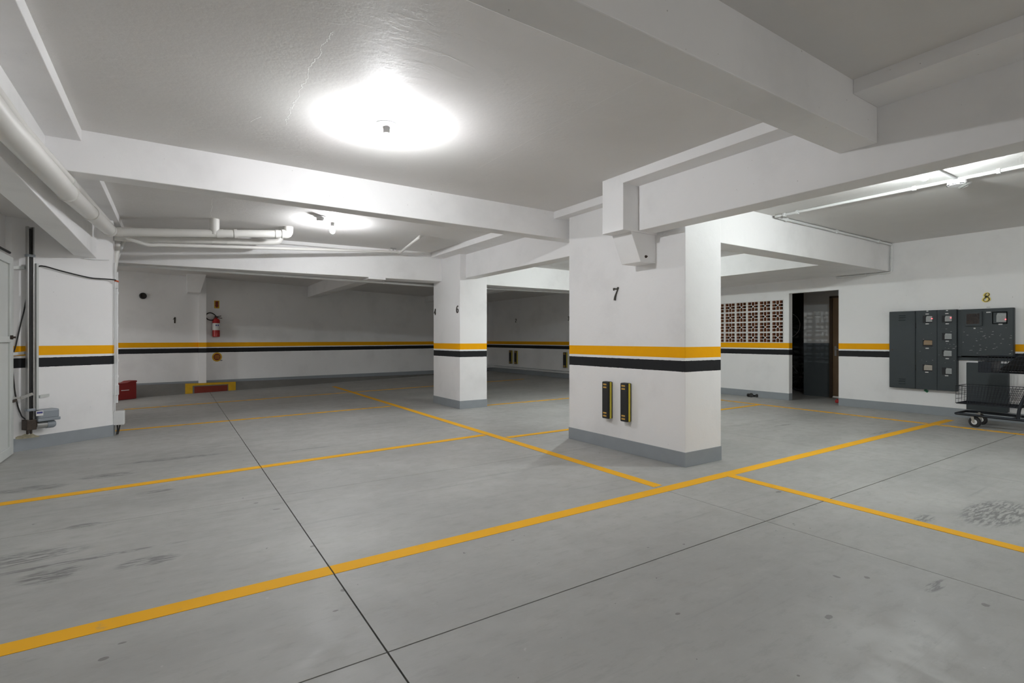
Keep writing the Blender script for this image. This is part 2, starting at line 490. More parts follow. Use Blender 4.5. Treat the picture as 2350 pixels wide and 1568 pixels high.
# ------------------------------------------------------------------ walls
XR = 10.08                 # wall with meters, door, breeze blocks
T = .12
DOOR_Y0, DOOR_Y1, DOOR_Z = 4.515, 5.415, 2.10
BR_Y0, BR_PY, BR_PZ, BR_N, BR_M, BR_Z0 = 5.515, .262, .2155, 8, 4, 1.128
BR_Y1, BR_Z1 = BR_Y0 + BR_PY * BR_N, BR_Z0 + BR_PZ * BR_M
wr = MB()
wr.box(XR, XR + T, -7, DOOR_Y0, 0, 2.95)
wr.box(XR, XR + T, DOOR_Y0, DOOR_Y1, DOOR_Z, 2.95)
wr.box(XR, XR + T, DOOR_Y1, BR_Y0, 0, 2.95)
wr.box(XR, XR + T, BR_Y0, BR_Y1, 0, BR_Z0)
wr.box(XR, XR + T, BR_Y0, BR_Y1, BR_Z1, 2.95)
wr.box(XR, XR + T, BR_Y1, 17.2, 0, 2.95)
wall_right = wr.build('wall_right', M['wall'], kind='structure')
# breeze blocks: white face, bare terracotta inside
def breeze():
    s = MB(); d = .10
    hw, hh = .107, .092                      # half hole
    W2, H2 = BR_PY / 2 - .0008, BR_PZ / 2 - .0008
    def bar(x0, x1, z0, z1, dd=d, off=0.0):
        s.box(off, off + dd, x0, x1, z0, z1)
    bar(-W2, -hw, -H2, H2); bar(hw, W2, -H2, H2); bar(-hw, hw, -H2, -hh); bar(-hw, hw, hh, H2)
    r = .0058; ax, az = .034, .030
    for sx in (-1, 1):
        bar(sx * ax - r, sx * ax + r, az, hh, d * .95, .004); bar(sx * ax - r, sx * ax + r, -hh, -az, d * .95, .004)
        bar(min(sx * ax, sx * hw), max(sx * ax, sx * hw), az - r, az + r, d * .95, .0042)
        bar(min(sx * ax, sx * hw), max(sx * ax, sx * hw), -az - r, -az + r, d * .95, .0042)
    for sg in (-1, 1):
        u = Vector((0, ax, sg * az)).normalized(); n = Vector((0, -u.z, u.y))
        s.obox((d * .47 + .006, 0, 0), (1, 0, 0), u, n, d * .46, math.hypot(ax, az) + r * .5, r)
    # front faces white, the rest bare clay
    me_faces = []
    for k, f in enumerate(s.f):
        a, b, c = s.v[f[0]], s.v[f[1]], s.v[f[2]]
        nrm = (b - a).cross(c - a).normalized()
        s.m[k] = 0 if nrm.x < -.7 else 1
    return s
b0 = None
for i in range(BR_N):
    for j in range(BR_M):
        loc = Vector((XR + .004, BR_Y0 + (i + .5) * BR_PY, BR_Z0 + (j + .5) * BR_PZ))
        if b0 is None:
            s = breeze()
            b0 = s.build('brick', [M['brick_white'], M['terracotta']], wall_right)
            b0.location = loc
        else:
            c = b0.copy(); COL.objects.link(c); c.parent = wall_right; c.location = loc
MB().box(XR - .004, XR + .001, -7, DOOR_Y0, 0, .137).box(XR - .004, XR + .001, DOOR_Y1, 16.9, 0, .137).box(XR - .003, XR + T, DOOR_Y1 - .002, DOOR_Y1 + .001, 0, .137).build('baseboard_right', M['base'], kind='structure')

# back wall (skewed) and its concrete kerb
def bw(x, off=0.0): return BW0 + BWS * x - off * math.sqrt(1 + BWS * BWS)
MB().prism([(-6, bw(-6)), (XR, bw(XR)), (XR, bw(XR) + .15), (-6, bw(-6) + .15)], 0, 2.95).build('wall_back', M['wall'], kind='structure')
zk = lambda x: max(.02, .215 - .026 * x)
zb = lambda x: .292 - .0185 * x
MB().prism([(-6, bw(-6, .006)), (XR, bw(XR, .006)), (XR, bw(XR)), (-6, bw(-6))], 0, [zb(-3), zb(XR), zb(XR), zb(-3)]).build('baseboard_back', M['base'], kind='structure')
kb = MB()
K = [-1.5 + i * 1.15 for i in range(11)]
for i in range(len(K) - 1):
    x0, x1 = K[i], K[i + 1]
    o0, o1 = .20 * zk(x0) / .2, .20 * zk(x1) / .2
    kb.add([(x0, bw(x0, o0 + .15), 0.0), (x1, bw(x1, o1 + .15), 0.0), (x1, bw(x1, .15), zk(x1)), (x0, bw(x0, .15), zk(x0)), (x1, bw(x1), zk(x1)), (x0, bw(x0), zk(x0))],
           [(0, 1, 2, 3), (3, 2, 4, 5)])
kb.build('trim_1', M['kerb'], kind='structure')
# red and yellow keep-clear marking below the extinguisher, painted on the kerb slope
def slope_pt(px, f, lift=.002):
    """point on the kerb slope on the sight line column px; f=0 top, 1 foot"""
    p = on_back(px, 880, .15)
    x = p.x; z = zk(x); o = .15 + .20 * zk(x) / .2 * f
    d = ray(px, 900); t = (BW0 - o * math.sqrt(1 + BWS * BWS)) / (d[1] - BWS * d[0])
    return Vector((d[0] * t, d[1] * t - lift, z * (1 - f) + lift))
km = empty('floor_marking', slope_pt(483, .9))
props(km, 'dark red rectangle with yellow border painted on kerb below the extinguisher', 'floor marking')
def slope_quad(mb, a, b, f0, f1, lift):
    mb.add([slope_pt(a, f1, lift), slope_pt(b, f1, lift), slope_pt(b, f0, lift), slope_pt(a, f0, lift)], [(0, 1, 2, 3)])
s = MB(); slope_quad(s, 425, 442, 0.0, 1.0, .003); slope_quad(s, 524, 541, 0.0, 1.0, .003); slope_quad(s, 442, 524, 0.0, .24, .003)
s.build('yellow_border', M['yellowpaint'], km)
s = MB(); slope_quad(s, 446, 522, .34, 1.0, .003); s.build('red_field', M['redpaint'], km)

# wall by the gate
PL0, PL1 = (-1.43, 7.46), (-.626, 8.04)
wl = MB().prism([PL0, PL1, (-.626, 8.245), (-1.75, 8.245), (-1.75, 7.46)], 0, 2.95)
wl.box(-1.75, -1.6, 7.2, 7.5, 0, 2.95)
wl.box(-1.75, -1.55, 8.2, 10.6, 0, 2.95)
wl.box(-1.75, -1.55, 10.6, 13.3, 2.45, 2.95)
wl.box(-1.62, -1.48, -7, 7.46, 2.10, 2.95)
wl.box(-1.62, -1.48, -7, 3.4, 0, 2.10)
wl.box(-1.62, -1.48, 7.34, 7.46, 0, 2.10)
wl.build('wall_left', M['wall'], kind='structure')
nd = Vector((PL1[1] - PL0[1], -(PL1[0] - PL0[0]), 0)).normalized()      # outward normal of the face, towards the garage
ud = Vector((PL1[0] - PL0[0], PL1[1] - PL0[1], 0)).normalized()
def lw(px, py, off=0.0):
    """point on the gate-side wall face (off metres in front of it)"""
    o = Vector((*PL0, 0)) + nd * off
    d = ray(px, py); dn = d[0] * nd.x + d[1] * nd.y
    t = (o.x * nd.x + o.y * nd.y) / dn
    return Vector((d[0] * t, d[1] * t, EYE + d[2] * t))
q0, q1 = Vector((*PL0, 0)) + nd * .004, Vector((*PL1, 0)) + nd * .004
MB().prism([q0[:2], q1[:2], PL1, PL0], 0, .140).box(-.63, -.6215, 8.04, 8.245, 0, .140).build('baseboard_left', M['base'], kind='structure')
cr = MB()
rr = random.Random(3)
top = [lw(px, y, .0052) for px, y in ((36, 1004), (42, 1001), (50, 1000), (58, 996), (66, 998), (74, 995), (82, 999), (92, 1001))]
bot = [lw(px, y, .0052) for px, y in ((88, 1003.5), (74, 1005), (58, 1007), (45, 1008), (36, 1008.5))]
cr.extrude(top + bot, tuple(nd * -.004)).build('trim_2', M['patch'], kind='structure')

# ------------------------------------------------------------------ ceiling, beams, bands
ce = MB()
ce.box(-.97, 3.95, -7, 8.95, 2.755, 3.0)
ce.box(3.95, XR + .1, -7, 3.72, 2.81, 3.0)
ce.box(3.95, XR + .1, 3.72, 8.95, 2.70, 3.0)
ce.box(-1.75, XR + .1, 8.95, 17.2, 2.625, 3.0)
ce.box(-1.75, -.97, -7, 8.95, 2.50, 3.0)
ce.build('ceiling', M['ceiling'], kind='structure')

def beam(name, poly_or_box, z0, z1, label, mat='beam', bevel=.006):
    s = MB()
    if len(poly_or_box) == 4 and not hasattr(poly_or_box[0], '__len__'):
        s.box(*poly_or_box, z0, z1)
    else:
        s.prism(poly_or_box, z0, z1)
    return s.build(name, M[mat], label=label, kind='structure', bevel=bevel)
beam('beam', (-.95, 3.73, 1.443, 1.668), 2.444, 2.80, 'near white ceiling beam passing overhead to the big cross beam')
beam('beam', (-.95, 4.3, 4.94, 5.13), 2.44, 2.80, 'white ceiling beam between the two lamps, ending at pillar seven')
beam('beam', (3.73, 3.95, -7, 3.45), 2.243, 2.83, 'deep white beam resting on the corbel of pillar seven')
beam('beam', (4.23, 4.45, 4.80, 7.88), 2.265, 2.80, 'white beam from pillar seven to pillar six')
beam('beam', [(-1.0, 8.99), (4.13, 8.585), (4.13, 8.99), (-1.0, 9.39)], 2.265, 2.85, 'white beam beyond the second lamp from the gate wall to pillar six')
beam('beam', (4.62, XR, 8.65, 9.05), 2.265, 2.85, 'white beam from pillar six to the far wall')
beam('beam', (4.5, XR, 3.716, 4.02), 2.345, 2.85, 'white beam from pillar seven to the wall above the meter cabinets')
beam('beam', (3.02, 3.28, 9.3, 14.62), 2.335, 2.66, 'shadowy beam in the dark back bay')
beam('beam', (7.0, 7.25, 9.0, 15.95), 2.45, 2.66, 'shadowy beam end above the back wall beside pillar six')
beam('beam', (-.97, -.775, -7, 8.2), 2.178, 2.85, 'white beam beside the drain pipes above the gate')
# plaster bump hanging under the beam
MB().box(*[v for v in (2.78, 3.08)], 8.66, 8.95, 2.235, 2.266).build('trim_3', M['beam'], kind='structure')
# lowered bands around the bays
tn = 4
def trim(*a, z0=2.67, z1=2.80):
    global tn
    MB().box(*a, z0, z1).build('trim_%d' % tn, M['beam'], kind='structure', bevel=.004); tn += 1
trim(3.87, 4.3, 3.73, 4.94)
trim(3.525, 3.75, 1.668, 3.46)
trim(3.40, 3.75, -7, 1.443)
trim(3.87, 4.25, 5.13, 8.5)
trim(-.80, -.57, -7, 1.443); trim(-.80, -.57, 1.668, 4.94); trim(-.80, -.57, 5.13, 8.98)
trim(8.33, XR, 4.02, 8.65, z0=2.345)
MB().prism([(-.97, 8.90), (3.9, 8.49), (3.9, 8.7), (-.97, 9.1)], 2.70, 2.80).build('trim_%d' % tn, M['beam'], kind='structure', bevel=.004)
# end block over the corbel
MB().box(3.525, 4.01, 3.45, 3.73, 2.232, 2.80).build('trim_15', M['beam'], kind='structure', bevel=.005)

# ------------------------------------------------------------------ pillars
def pillar(x0, x1, y0, y1, z1, label, cutter=None):
    r = empty('pillar', ((x0 + x1) / 2, (y0 + y1) / 2, 0), label, None, None, 'structure')
    MB().box(x0, x1, y0, y1, 0, z1).build('shaft', M['pillar'], r, bevel=.007)
    e = .004
    MB().box(x0 - e, x1 + e, y0 - e, y1 + e, 0.0, .138).build('baseboard', M['base'], r, bevel=.002)
    return r
p7 = pillar(4.0, 4.55, 3.12, 4.81, 2.83, 'wide white pillar with number seven, yellow and black bands and two bumpers')
p6 = pillar(4.11, 4.65, 7.86, 8.93, 2.83, 'white pillar with number six and yellow and black bands')
pb = pillar(.476, .632, 13.69, 13.95, 2.66, 'slim white pilaster on the back wall beside the fire extinguisher')
# corbel on pillar seven
s = MB()
s.add([(4.002, 3.475, 2.235), (3.655, 3.475, 2.235), (3.79, 3.475, 1.955), (4.002, 3.475, 1.955),
       (4.002, 3.73, 2.235), (3.655, 3.73, 2.235), (3.79, 3.73, 1.955), (4.002, 3.73, 1.955)],
      [(0, 3, 2, 1), (4, 5, 6, 7), (1, 2, 6, 5), (3, 7, 6, 2), (0, 1, 5, 4), (0, 4, 7, 3)])
s.build('corbel', M['beam'], p7, bevel=.004)
MB().lathe([(.014, 0), (.014, .006), (.007, .006), (.007, .02), (.0, .02)], (3.86, 3.475, 2.01), (0, -1, 0), 12).build('bolt', M['rust'], p7, smooth=True)
# haunch on the pilaster
s = MB(); s.extrude([(.235, 13.15, 2.66), (.612, 13.15, 2.66), (.495, 13.15, 2.226), (.25, 13.15, 2.226)], (0, .62, 0)).build('haunch', M['beam'], pb, bevel=.004)

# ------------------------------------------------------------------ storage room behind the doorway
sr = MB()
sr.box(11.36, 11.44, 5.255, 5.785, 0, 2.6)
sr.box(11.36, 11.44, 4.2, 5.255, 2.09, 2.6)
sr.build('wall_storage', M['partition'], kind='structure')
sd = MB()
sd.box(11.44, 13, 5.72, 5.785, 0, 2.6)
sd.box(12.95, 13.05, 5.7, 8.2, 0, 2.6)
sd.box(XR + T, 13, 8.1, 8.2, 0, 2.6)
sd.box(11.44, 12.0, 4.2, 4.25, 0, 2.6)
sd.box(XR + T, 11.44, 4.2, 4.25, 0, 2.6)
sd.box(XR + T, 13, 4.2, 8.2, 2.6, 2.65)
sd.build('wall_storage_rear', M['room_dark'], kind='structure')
d1 = empty('door_1', (11.36, 4.8, 0), None, None, None, 'structure')
MB().box(11.335, 11.37, 5.20, 5.255, 0, 2.09).box(11.335, 11.37, 4.25, 5.255, 2.05, 2.09).build('door_frame', M['wood_dark'], d1)
MB().box(11.36, 11.40, 4.30, 5.20, .03, 2.05).build('leaf', M['wood'], d1)
hd = MB().box(11.352, 11.36, 5.125, 5.165, .86, 1.06).tube([(11.36, 5.145, 1.0), (11.30, 5.145, 1.0), (11.30, 5.03, 1.0)], .009, 10, .015)
hd.build('door_handle', M['steel'], d1, smooth=True)
sg = empty('notice', on_x(1875, 721, 11.355), 'small printed notice on the white wall inside the storage doorway', 'sign')
c = wpos(sg)
MB().box(11.352, 11.358, c.y - .07, c.y + .07, c.z - .06, c.z + .06).build('sheet', M['paper'], sg)
s = MB()
for k, w in enumerate((.02, .055, .06, .05, .06)):
    s.box(11.350, 11.352, c.y - w, c.y + w, c.z + .042 - k * .02 - .004, c.z + .042 - k * .02 + .003)
s.build('lettering', M['paper_text'], sg)

# bicycles in the dark room
def bicycle(base, up, fwd, side, label, scale=1.0):
    """bike frame coordinates: fwd, up axes; base at the ground midway between hubs"""
    r = empty('bicycle', base, label, 'bicycle', 'bicycles in the storage room')
    B, U, Fw, S = Vector(base), Vector(up), Vector(fwd), Vector(side)
    P = lambda f, u, s_=0: B + Fw * f * scale + U * u * scale + S * s_ * scale
    R = .33
    for hf, nm in ((-.52, 'rear_wheel'), (.53, 'front_wheel')):
        def ring(rad, n=40): return [P(hf + rad * math.cos(2 * math.pi * k / n), R + rad * math.sin(2 * math.pi * k / n)) for k in range(n + 1)]
        w = MB().tube(ring(.325), .018, 8, cap=False).build(nm, M['blackrub'], r, smooth=True)
        MB().tube(ring(.302), .0085, 6, cap=False).build('rim', M['rim'], w, smooth=True)
        sp = MB()
        for k in range(18):
            a = 2 * math.pi * k / 18
            sp.tube([P(hf, R, .02 * (-1) ** k), P(hf + .3 * math.cos(a), R + .3 * math.sin(a))], .0012, 4)
        sp.build('spokes', M['steel'], w)
        MB().tube([P(hf, R, -.04), P(hf, R, .04)], .02, 10).build('hub', M['steel'], w, smooth=True)
    fr = MB()
    bb, st, hdt = P(-.1, .30), P(-.25, .80), P(.36, .83)
    for a, b in ((bb, st), (bb, P(.40, .72)), (P(-.23, .74), hdt), (P(-.52, R, .03), bb), (P(-.52, R, .03), P(-.22, .72)), (hdt, P(.53, R, .035)), (hdt, P(.53, R, -.035))):
        fr.tube([a, b], .015, 8)
    fr.build('frame', M['blackrub'], r, smooth=True)
    MB().tube([P(-.36, .88), P(-.10, .87)], .05, 8).build('saddle', M['blackrub'], r, smooth=True)
    MB().tube([P(.36, .83), P(.34, .98), P(.34, .99, .28)], .012, 8, .03).tube([P(.34, .98), P(.34, .99, -.28)], .012, 8).build('handlebar', M['steel'], r, smooth=True)
    MB().lathe([(.09, -.004), (.09, .004)], P(-.1, .30, .03), S, 20).tube([P(-.1, .3, .04), P(-.04, .15, .05)], .009, 8).build('crank', M['steel'], r, smooth=True)
    return r
c1 = on_x(1837, 862, 12.1)
rp = on_x(1811, 747, 12.5)
bicycle((12.1, c1.y + .52, 0), (0, 0, 1), (0, 1, 0), (1, 0, 0), 'bicycle standing on the floor inside the dark storage doorway')
bicycle((12.48, rp.y + .55, rp.z - .33), (0, 0, 1), (0, 1, 0), (1, 0, 0), 'bicycle hung up high inside the dark storage doorway', 1.0)
MB().box(12.46, 12.95, rp.y + .3, rp.y + .34, rp.z + .50, rp.z + .53).box(12.46, 12.95, rp.y + .72, rp.y + .76, rp.z + .50, rp.z + .53).box(12.90, 12.94, rp.y + .3, rp.y + .76, rp.z + .49, rp.z + .54).build('wall_rack', M['steel'], label='steel wall rack carrying the high bicycle in the storage room', cat='rack')
cp = on_z(1923, 926, 0.0)
MB().lathe([(.0, 0), (.035, .004), (.042, .03), (.034, .055), (.015, .065), (.012, .08), (.0, .082)], (cp.x + .05, cp.y + .03, 0.001), (0, 0, 1), 14).build('plastic_bottle', M['red'], label='small red plastic piece on the floor at the storage door', cat='litter', smooth=True)

# ------------------------------------------------------------------ lamps
def lamp(x, y, z, bulbmat, label):
    r = empty('ceiling_lamp', (x, y, z), label, 'lamp', 'bare bulb ceiling lamps')
    MB().lathe([(.079, 0), (.079, -.006), (.070, -.014), (.040, -.019), (.0, -.019)], (x, y, z), n=32).build('ceiling_rose', M['porcelain'], r, smooth=True)
    MB().lathe([(.024, -.018), (.024, -.055), (.021, -.062), (.0, -.062)], (x, y, z), n=20).build('socket', M['porcelain'], r, smooth=True)
    bb = MB().lathe([(.014, -.060), (.016, -.070), (.0235, -.092), (.0316, -.117)], (x, y, z), n=14).build('bulb', M['neck'], r, smooth=True)
    MB().lathe([(.0316, -.117), (.0325, -.126), (.029, -.144), (.018, -.157), (.0, -.1625)], (x, y, z), n=12).build('glowing_dome', M[bulbmat], bb, smooth=True)
    return r
L1 = on_z(887, 286, 2.755)
L2 = on_z(763, 508, 2.755)
lamp(L1.x, L1.y, 2.755, 'bulb', 'lit bare bulb on round ceiling rose in the first bay before the thin beam')
lamp(L2.x, L2.y, 2.755, 'bulb', 'lit bare bulb beside the smoke detector in the second bay')
L3 = on_z(2122, 374, 2.81)
lamp(L3.x, L3.y, 2.81, 'bulb_cool', 'lit bare bulb by the conduit above the meter cabinets')
lamp(6.3, 6.4, 2.70, 'bulb_cool', 'lit bare bulb in the bay hidden behind pillar seven')

# smoke detectors
D2 = on_z(735, 497, 2.755)
r = empty('smoke_detector', (D2.x, D2.y, 2.755), 'white smoke detector on the ceiling beside the second bulb', 'smoke detector', 'smoke detectors')
MB().lathe([(.075, 0), (.075, -.010), (.06, -.014), (.0, -.014)], tuple(wpos(r)), n=28).build('plate', M['porcelain'], r, smooth=True)
MB().lathe([(.045, -.014), (.048, -.045), (.038, -.058), (.0, -.06)], tuple(wpos(r)), n=24).build('sensor_head', M['porcelain'], r, smooth=True)
D3 = on_x(2196, 408, 6.5)
r = empty('smoke_detector', (6.5, D3.y, 2.81), 'white smoke detector with tilted metal cover hanging from the conduit', 'smoke detector', 'smoke detectors')
x, y = 6.5, D3.y
MB().tube([(x, y, 2.81), (x, y, 2.775)], .016, 12).build('stem', M['conduit'], r, smooth=True)
MB().lathe([(.075, 2.775 - 2.81), (.078, -.07), (.070, -.082), (.0, -.082)], (x, y, 2.81), n=28).build('housing', M['porcelain'], r, smooth=True)
sl = MB()
for k in range(8):
    a = k * math.pi / 4; dvec = Vector((math.cos(a), math.sin(a), 0)); tv = Vector((-dvec.y, dvec.x, 0))
    MB().obox(Vector((x, y, 2.81 - .0765)) + dvec * .0755, dvec, tv, (0, 0, 1), .003, .018, .003).build('vent_slot', M['cab_dark'], r)
tl = Vector((.25, -.35, -1)).normalized()
MB().lathe([(.055, 0), (.060, .006), (.052, .018), (.03, .022), (.028, .028), (.0, .03)], (x + .035, y - .05, 2.81 - .078), tuple(tl), 24).build('metal_cover', M['steel'], r, smooth=True)

# ------------------------------------------------------------------ conduits with clips
def clips(parent, pts, r):
    for p, d in pts:
        d = Vector(d).normalized()
        MB().tube([Vector(p) - d * .014, Vector(p) + d * .014], r * 1.55, 10).build('clip', M['conduit'], parent)
def at_x(px, py, x): return on_x(px, py, x)
r = empty('conduit', (6.5, 3.68, 2.81), 'white conduit from the smoke detector along beam and down the wall over the doorway', 'conduit')
zc = 2.789
MB().tube([(6.5, -4, zc), (6.5, 3.68, zc), (10.055, 3.68, zc), (10.055, 3.68, 2.322), (10.055, 4.54, 2.322)], .0165, 12, .05).build('tube', M['conduit'], r, smooth=True)
MB().tube([(L3.x + .085, L3.y, zc), (6.48, D3.y, zc)], .014, 12).build('branch_tube', M['conduit'], r, smooth=True)
clips(r, [((6.5, on_x(px, 450, 6.5).y, zc), (0, 1, 0)) for px in (1830, 2098, 2292)] + [((6.5, -1.2, zc), (0, 1, 0)), ((6.5, 3.55, zc), (0, 1, 0))], .0165)
clips(r, [((on_y(px, 520, 3.68).x, 3.68, zc), (1, 0, 0)) for px in (1805, 1920, 2016)], .0165)
clips(r, [((10.055, 3.68, 2.57), (0, 0, 1)), ((10.055, 4.07, 2.322), (0, 1, 0))], .0165)
# conduit below the beam between gate wall and pillar six
r = empty('conduit', (0, 9.1, 2.23), 'long white conduit hung under the beam between gate wall and pillar six', 'conduit', 'white conduits under the far beam')
pts = [on_y(262, 607, 9.12), on_y(993, 656.5, 9.06)]
MB().tube([pts[0], (pts[0] + pts[1]) / 2, pts[1], (4.3, 9.05, pts[1].z)], .021, 12).build('tube', M['conduit'], r, smooth=True)
for px in (292, 404, 652, 880):
    f = (px - 262) / (993 - 262); p = on_y(px, 607 + f * 49.5, 9.12 - .06 * f)
    MB().box(p.x - .008, p.x + .008, p.y - .006, p.y + .006, p.z, 2.268).tube([p - Vector((.012, 0, 0)), p + Vector((.012, 0, 0))], .027, 10).build('clip', M['conduit'], r)
r = empty('conduit', (7, 9.1, 2.23), 'white conduit hung under the beam seen between the two pillars', 'conduit', 'white conduits under the far beam')
a_, b_ = on_y(1109, 661.6, 9.1), on_y(1306, 671.9, 9.1)
MB().tube([a_ + (a_ - b_) * .2, a_, b_, b_ + (b_ - a_) * .55], .021, 12).build('tube', M['conduit'], r, smooth=True)
for px in (1153, 1221, 1303):
    f = (px - 1109) / 197; p = a_.lerp(b_, f)
    MB().box(p.x - .008, p.x + .008, p.y - .006, p.y + .006, p.z, 2.27).tube([p - Vector((.012, 0, 0)), p + Vector((.012, 0, 0))], .027, 10).build('clip', M['conduit'], r)
# two low pipes along the far wall
for k, (z, lb) in enumerate(((.232, 'upper grey white pipe running low along the wall under numbers two and three'), (.172, 'lower grey white pipe running low along the wall under numbers two and three'))):
    MB().tube([(9.2, 16.53, .03 if k else .08), (9.2, 16.53, z), (9.45, 16.56, z), (XR - .03, 16.4, z), (XR - .03, 8.0, z)], .024, 10, .08).build('wall_pipe', M['conduit'], label=lb, cat='pipe', group='low wall pipes', smooth=True)

# ------------------------------------------------------------------ drain pipes
def pipe(name, pts, rad, label, joints=(), mat='pvc', fillet=.0, extra=None):
    r = empty(name, pts[0], label, 'pipe', 'white plumbing pipes under the ceiling')
    MB().tube(pts, rad, 20, fillet).build('tube', M[mat], r, smooth=True)
    for a, b in joints:
        a, b = Vector(a), Vector(b)
        MB().tube([a, b], rad * 1.10, 20).build('coupling', M[mat], r, smooth=True)
    if extra: extra(r)
    return r
P1 = [(-.685, -4, 2.15), on_x(0, 277, -.68), on_x(155, 442, -.66), on_x(251, 529, -.615)]
v1 = [Vector(p) for p in P1]
dd = (v1[3] - v1[2]).normalized()
pipe('drain_pipe', P1, .064, 'thick white drain pipe beside the beam over the gate', [(v1[2] - dd * .02, v1[2] + dd * .03), (v1[2].lerp(v1[3], .42), v1[2].lerp(v1[3], .45)), (v1[3] - dd * .10, v1[3] + dd * .02)])
P2 = [(-.70, -4, 2.275), on_z(52, 296, 2.345), on_z(160, 414, 2.392), on_z(252, 515, 2.57)]
v2 = [Vector(p) for p in P2]; dd2 = (v2[3] - v2[2]).normalized()
pipe('drain_pipe', P2, .031, 'thinner white pipe running beside the thick drain pipe', [(v2[2] - dd2 * .01, v2[2] + dd2 * .05)])
a1, b1, e1 = on_y(256, 532, 7.68), on_y(492, 536, 7.66), on_y(646, 537, 7.63)
t_top = Vector((b1.x, b1.y, 2.755))
def ex1(r):
    MB().tube([b1 + Vector((.0, 0, -.02)), t_top], .058, 20).build('riser', M['pvc'], r, smooth=True)
    MB().tube([e1 + Vector((.0, 0, 0)), e1 + Vector((.09, 0, .005)), e1 + Vector((.09, -.01, .13))], .060, 18, .08).build('elbow', M['pvc'], r, smooth=True)
pipe('drain_pipe', [a1, b1, e1], .052, 'white drain pipe under the second bay ceiling with a riser and an end elbow', [(a1.lerp(e1, .03), a1.lerp(e1, .055)), (b1.lerp(e1, .03), b1.lerp(e1, .13)), (b1.lerp(e1, .28), b1.lerp(e1, .33)), (b1.lerp(e1, .90), b1.lerp(e1, .96))], extra=ex1)
a2, e2 = on_y(330, 549, 8.12), on_y(624, 556, 8.10)
pipe('drain_pipe', [on_y(262, 545, 8.12), a2, e2, e2 + Vector((.10, 0, .02)), e2 + Vector((.12, 0, .14))], .044, 'lower white drain pipe with dusty middle and upturned end', [(a2.lerp(e2, .50), a2.lerp(e2, .515)), (a2.lerp(e2, .62), a2.lerp(e2, .635))], fillet=.09)
q = [on_y(290, 546, 7.93), on_y(340, 563.5, 7.95), on_y(365, 562, 7.98), on_y(905, 578, 8.42), on_y(918, 580, 8.40), on_z(962, 545, 2.72), on_z(966, 541, 2.755)]
def ex3(r):
    p = Vector(q[3])
    MB().tube([p + Vector((-.02, 0, 0)), p + Vector((-.02, 0, .045))], .012, 10).tube([p + Vector((-.07, -.01, .05)), p + Vector((.03, .01, .05))], .008, 8).build('valve', M['steel'], r, smooth=True)
    for dx in (-.08, .05):
        MB().tube([p + Vector((dx - .01, 0, 0)), p + Vector((dx + .01, 0, 0))], .034, 12).build('collar', M['pvc'], r, smooth=True)
m_ = lambda f: (Vector(q[2]).lerp(Vector(q[3]), f), Vector(q[2]).lerp(Vector(q[3]), f + .008))
pipe('water_pipe', q, .0225, 'slim white water pipe with a small valve above the far beam', [m_(.08), m_(.46)], fillet=.06, extra=ex3)
# standpipe at the corner of the gate wall
g0, g1, g2 = on_y(284, 552, 8.6), on_y(263, 607, 8.32), on_y(256, 650, 8.26)
sx, sy = -.60, 8.16
r = empty('conduit', (sx, sy, 0), 'white conduit with junction boxes running down the gate wall corner', 'conduit')
MB().tube([g0, g1, g2], .024, 12, .05).build('sloping_tube', M['conduit'], r, smooth=True)
MB().tube([(sx, sy, 2.05), (sx, sy, .40)], .0165, 12).build('tube', M['conduit'], r, smooth=True)
MB().tube([(sx - .008, 8.035, 2.15), (sx - .008, 8.035, .30)], .008, 10).build('thin_tube', M['conduit'], r, smooth=True)
for z0, z1, w in ((1.84, 1.98, .045), (.50, .625, .05)):
    MB().box(sx - .027, sx - .027 + w, sy - .06, sy + .03, z0, z1).build('junction_box', M['conduit'], r, bevel=.004)
MB().box(-.625, -.515, 8.05, 8.17, .13, .30).build('large_junction_box', M['conduit'], r, bevel=.006)
for z in (.72, .92, 1.36, 1.77):
    MB().tube([(sx, sy, z), (sx, sy, z + .03)], .023, 12).build('clip', M['conduit'], r, smooth=True)
MB().tube([(-.59, 8.12, .14), (-.585, 8.10, .07), (-.592, 8.08, .01)], .008, 8).tube([(-.56, 8.12, .14), (-.575, 8.12, .05), (-.583, 8.10, .01)], .007, 8).build('cable', M['cable'], r, smooth=True)
MB().tube([on_y(268, 560, 8.30), on_y(263, 600, 8.27), on_y(259, 625, 8.25)], .04, 14).build('corner_pipe', M['pvc'], label='short white pipe stub squeezed in the corner above the gate wall', cat='pipe', smooth=True)

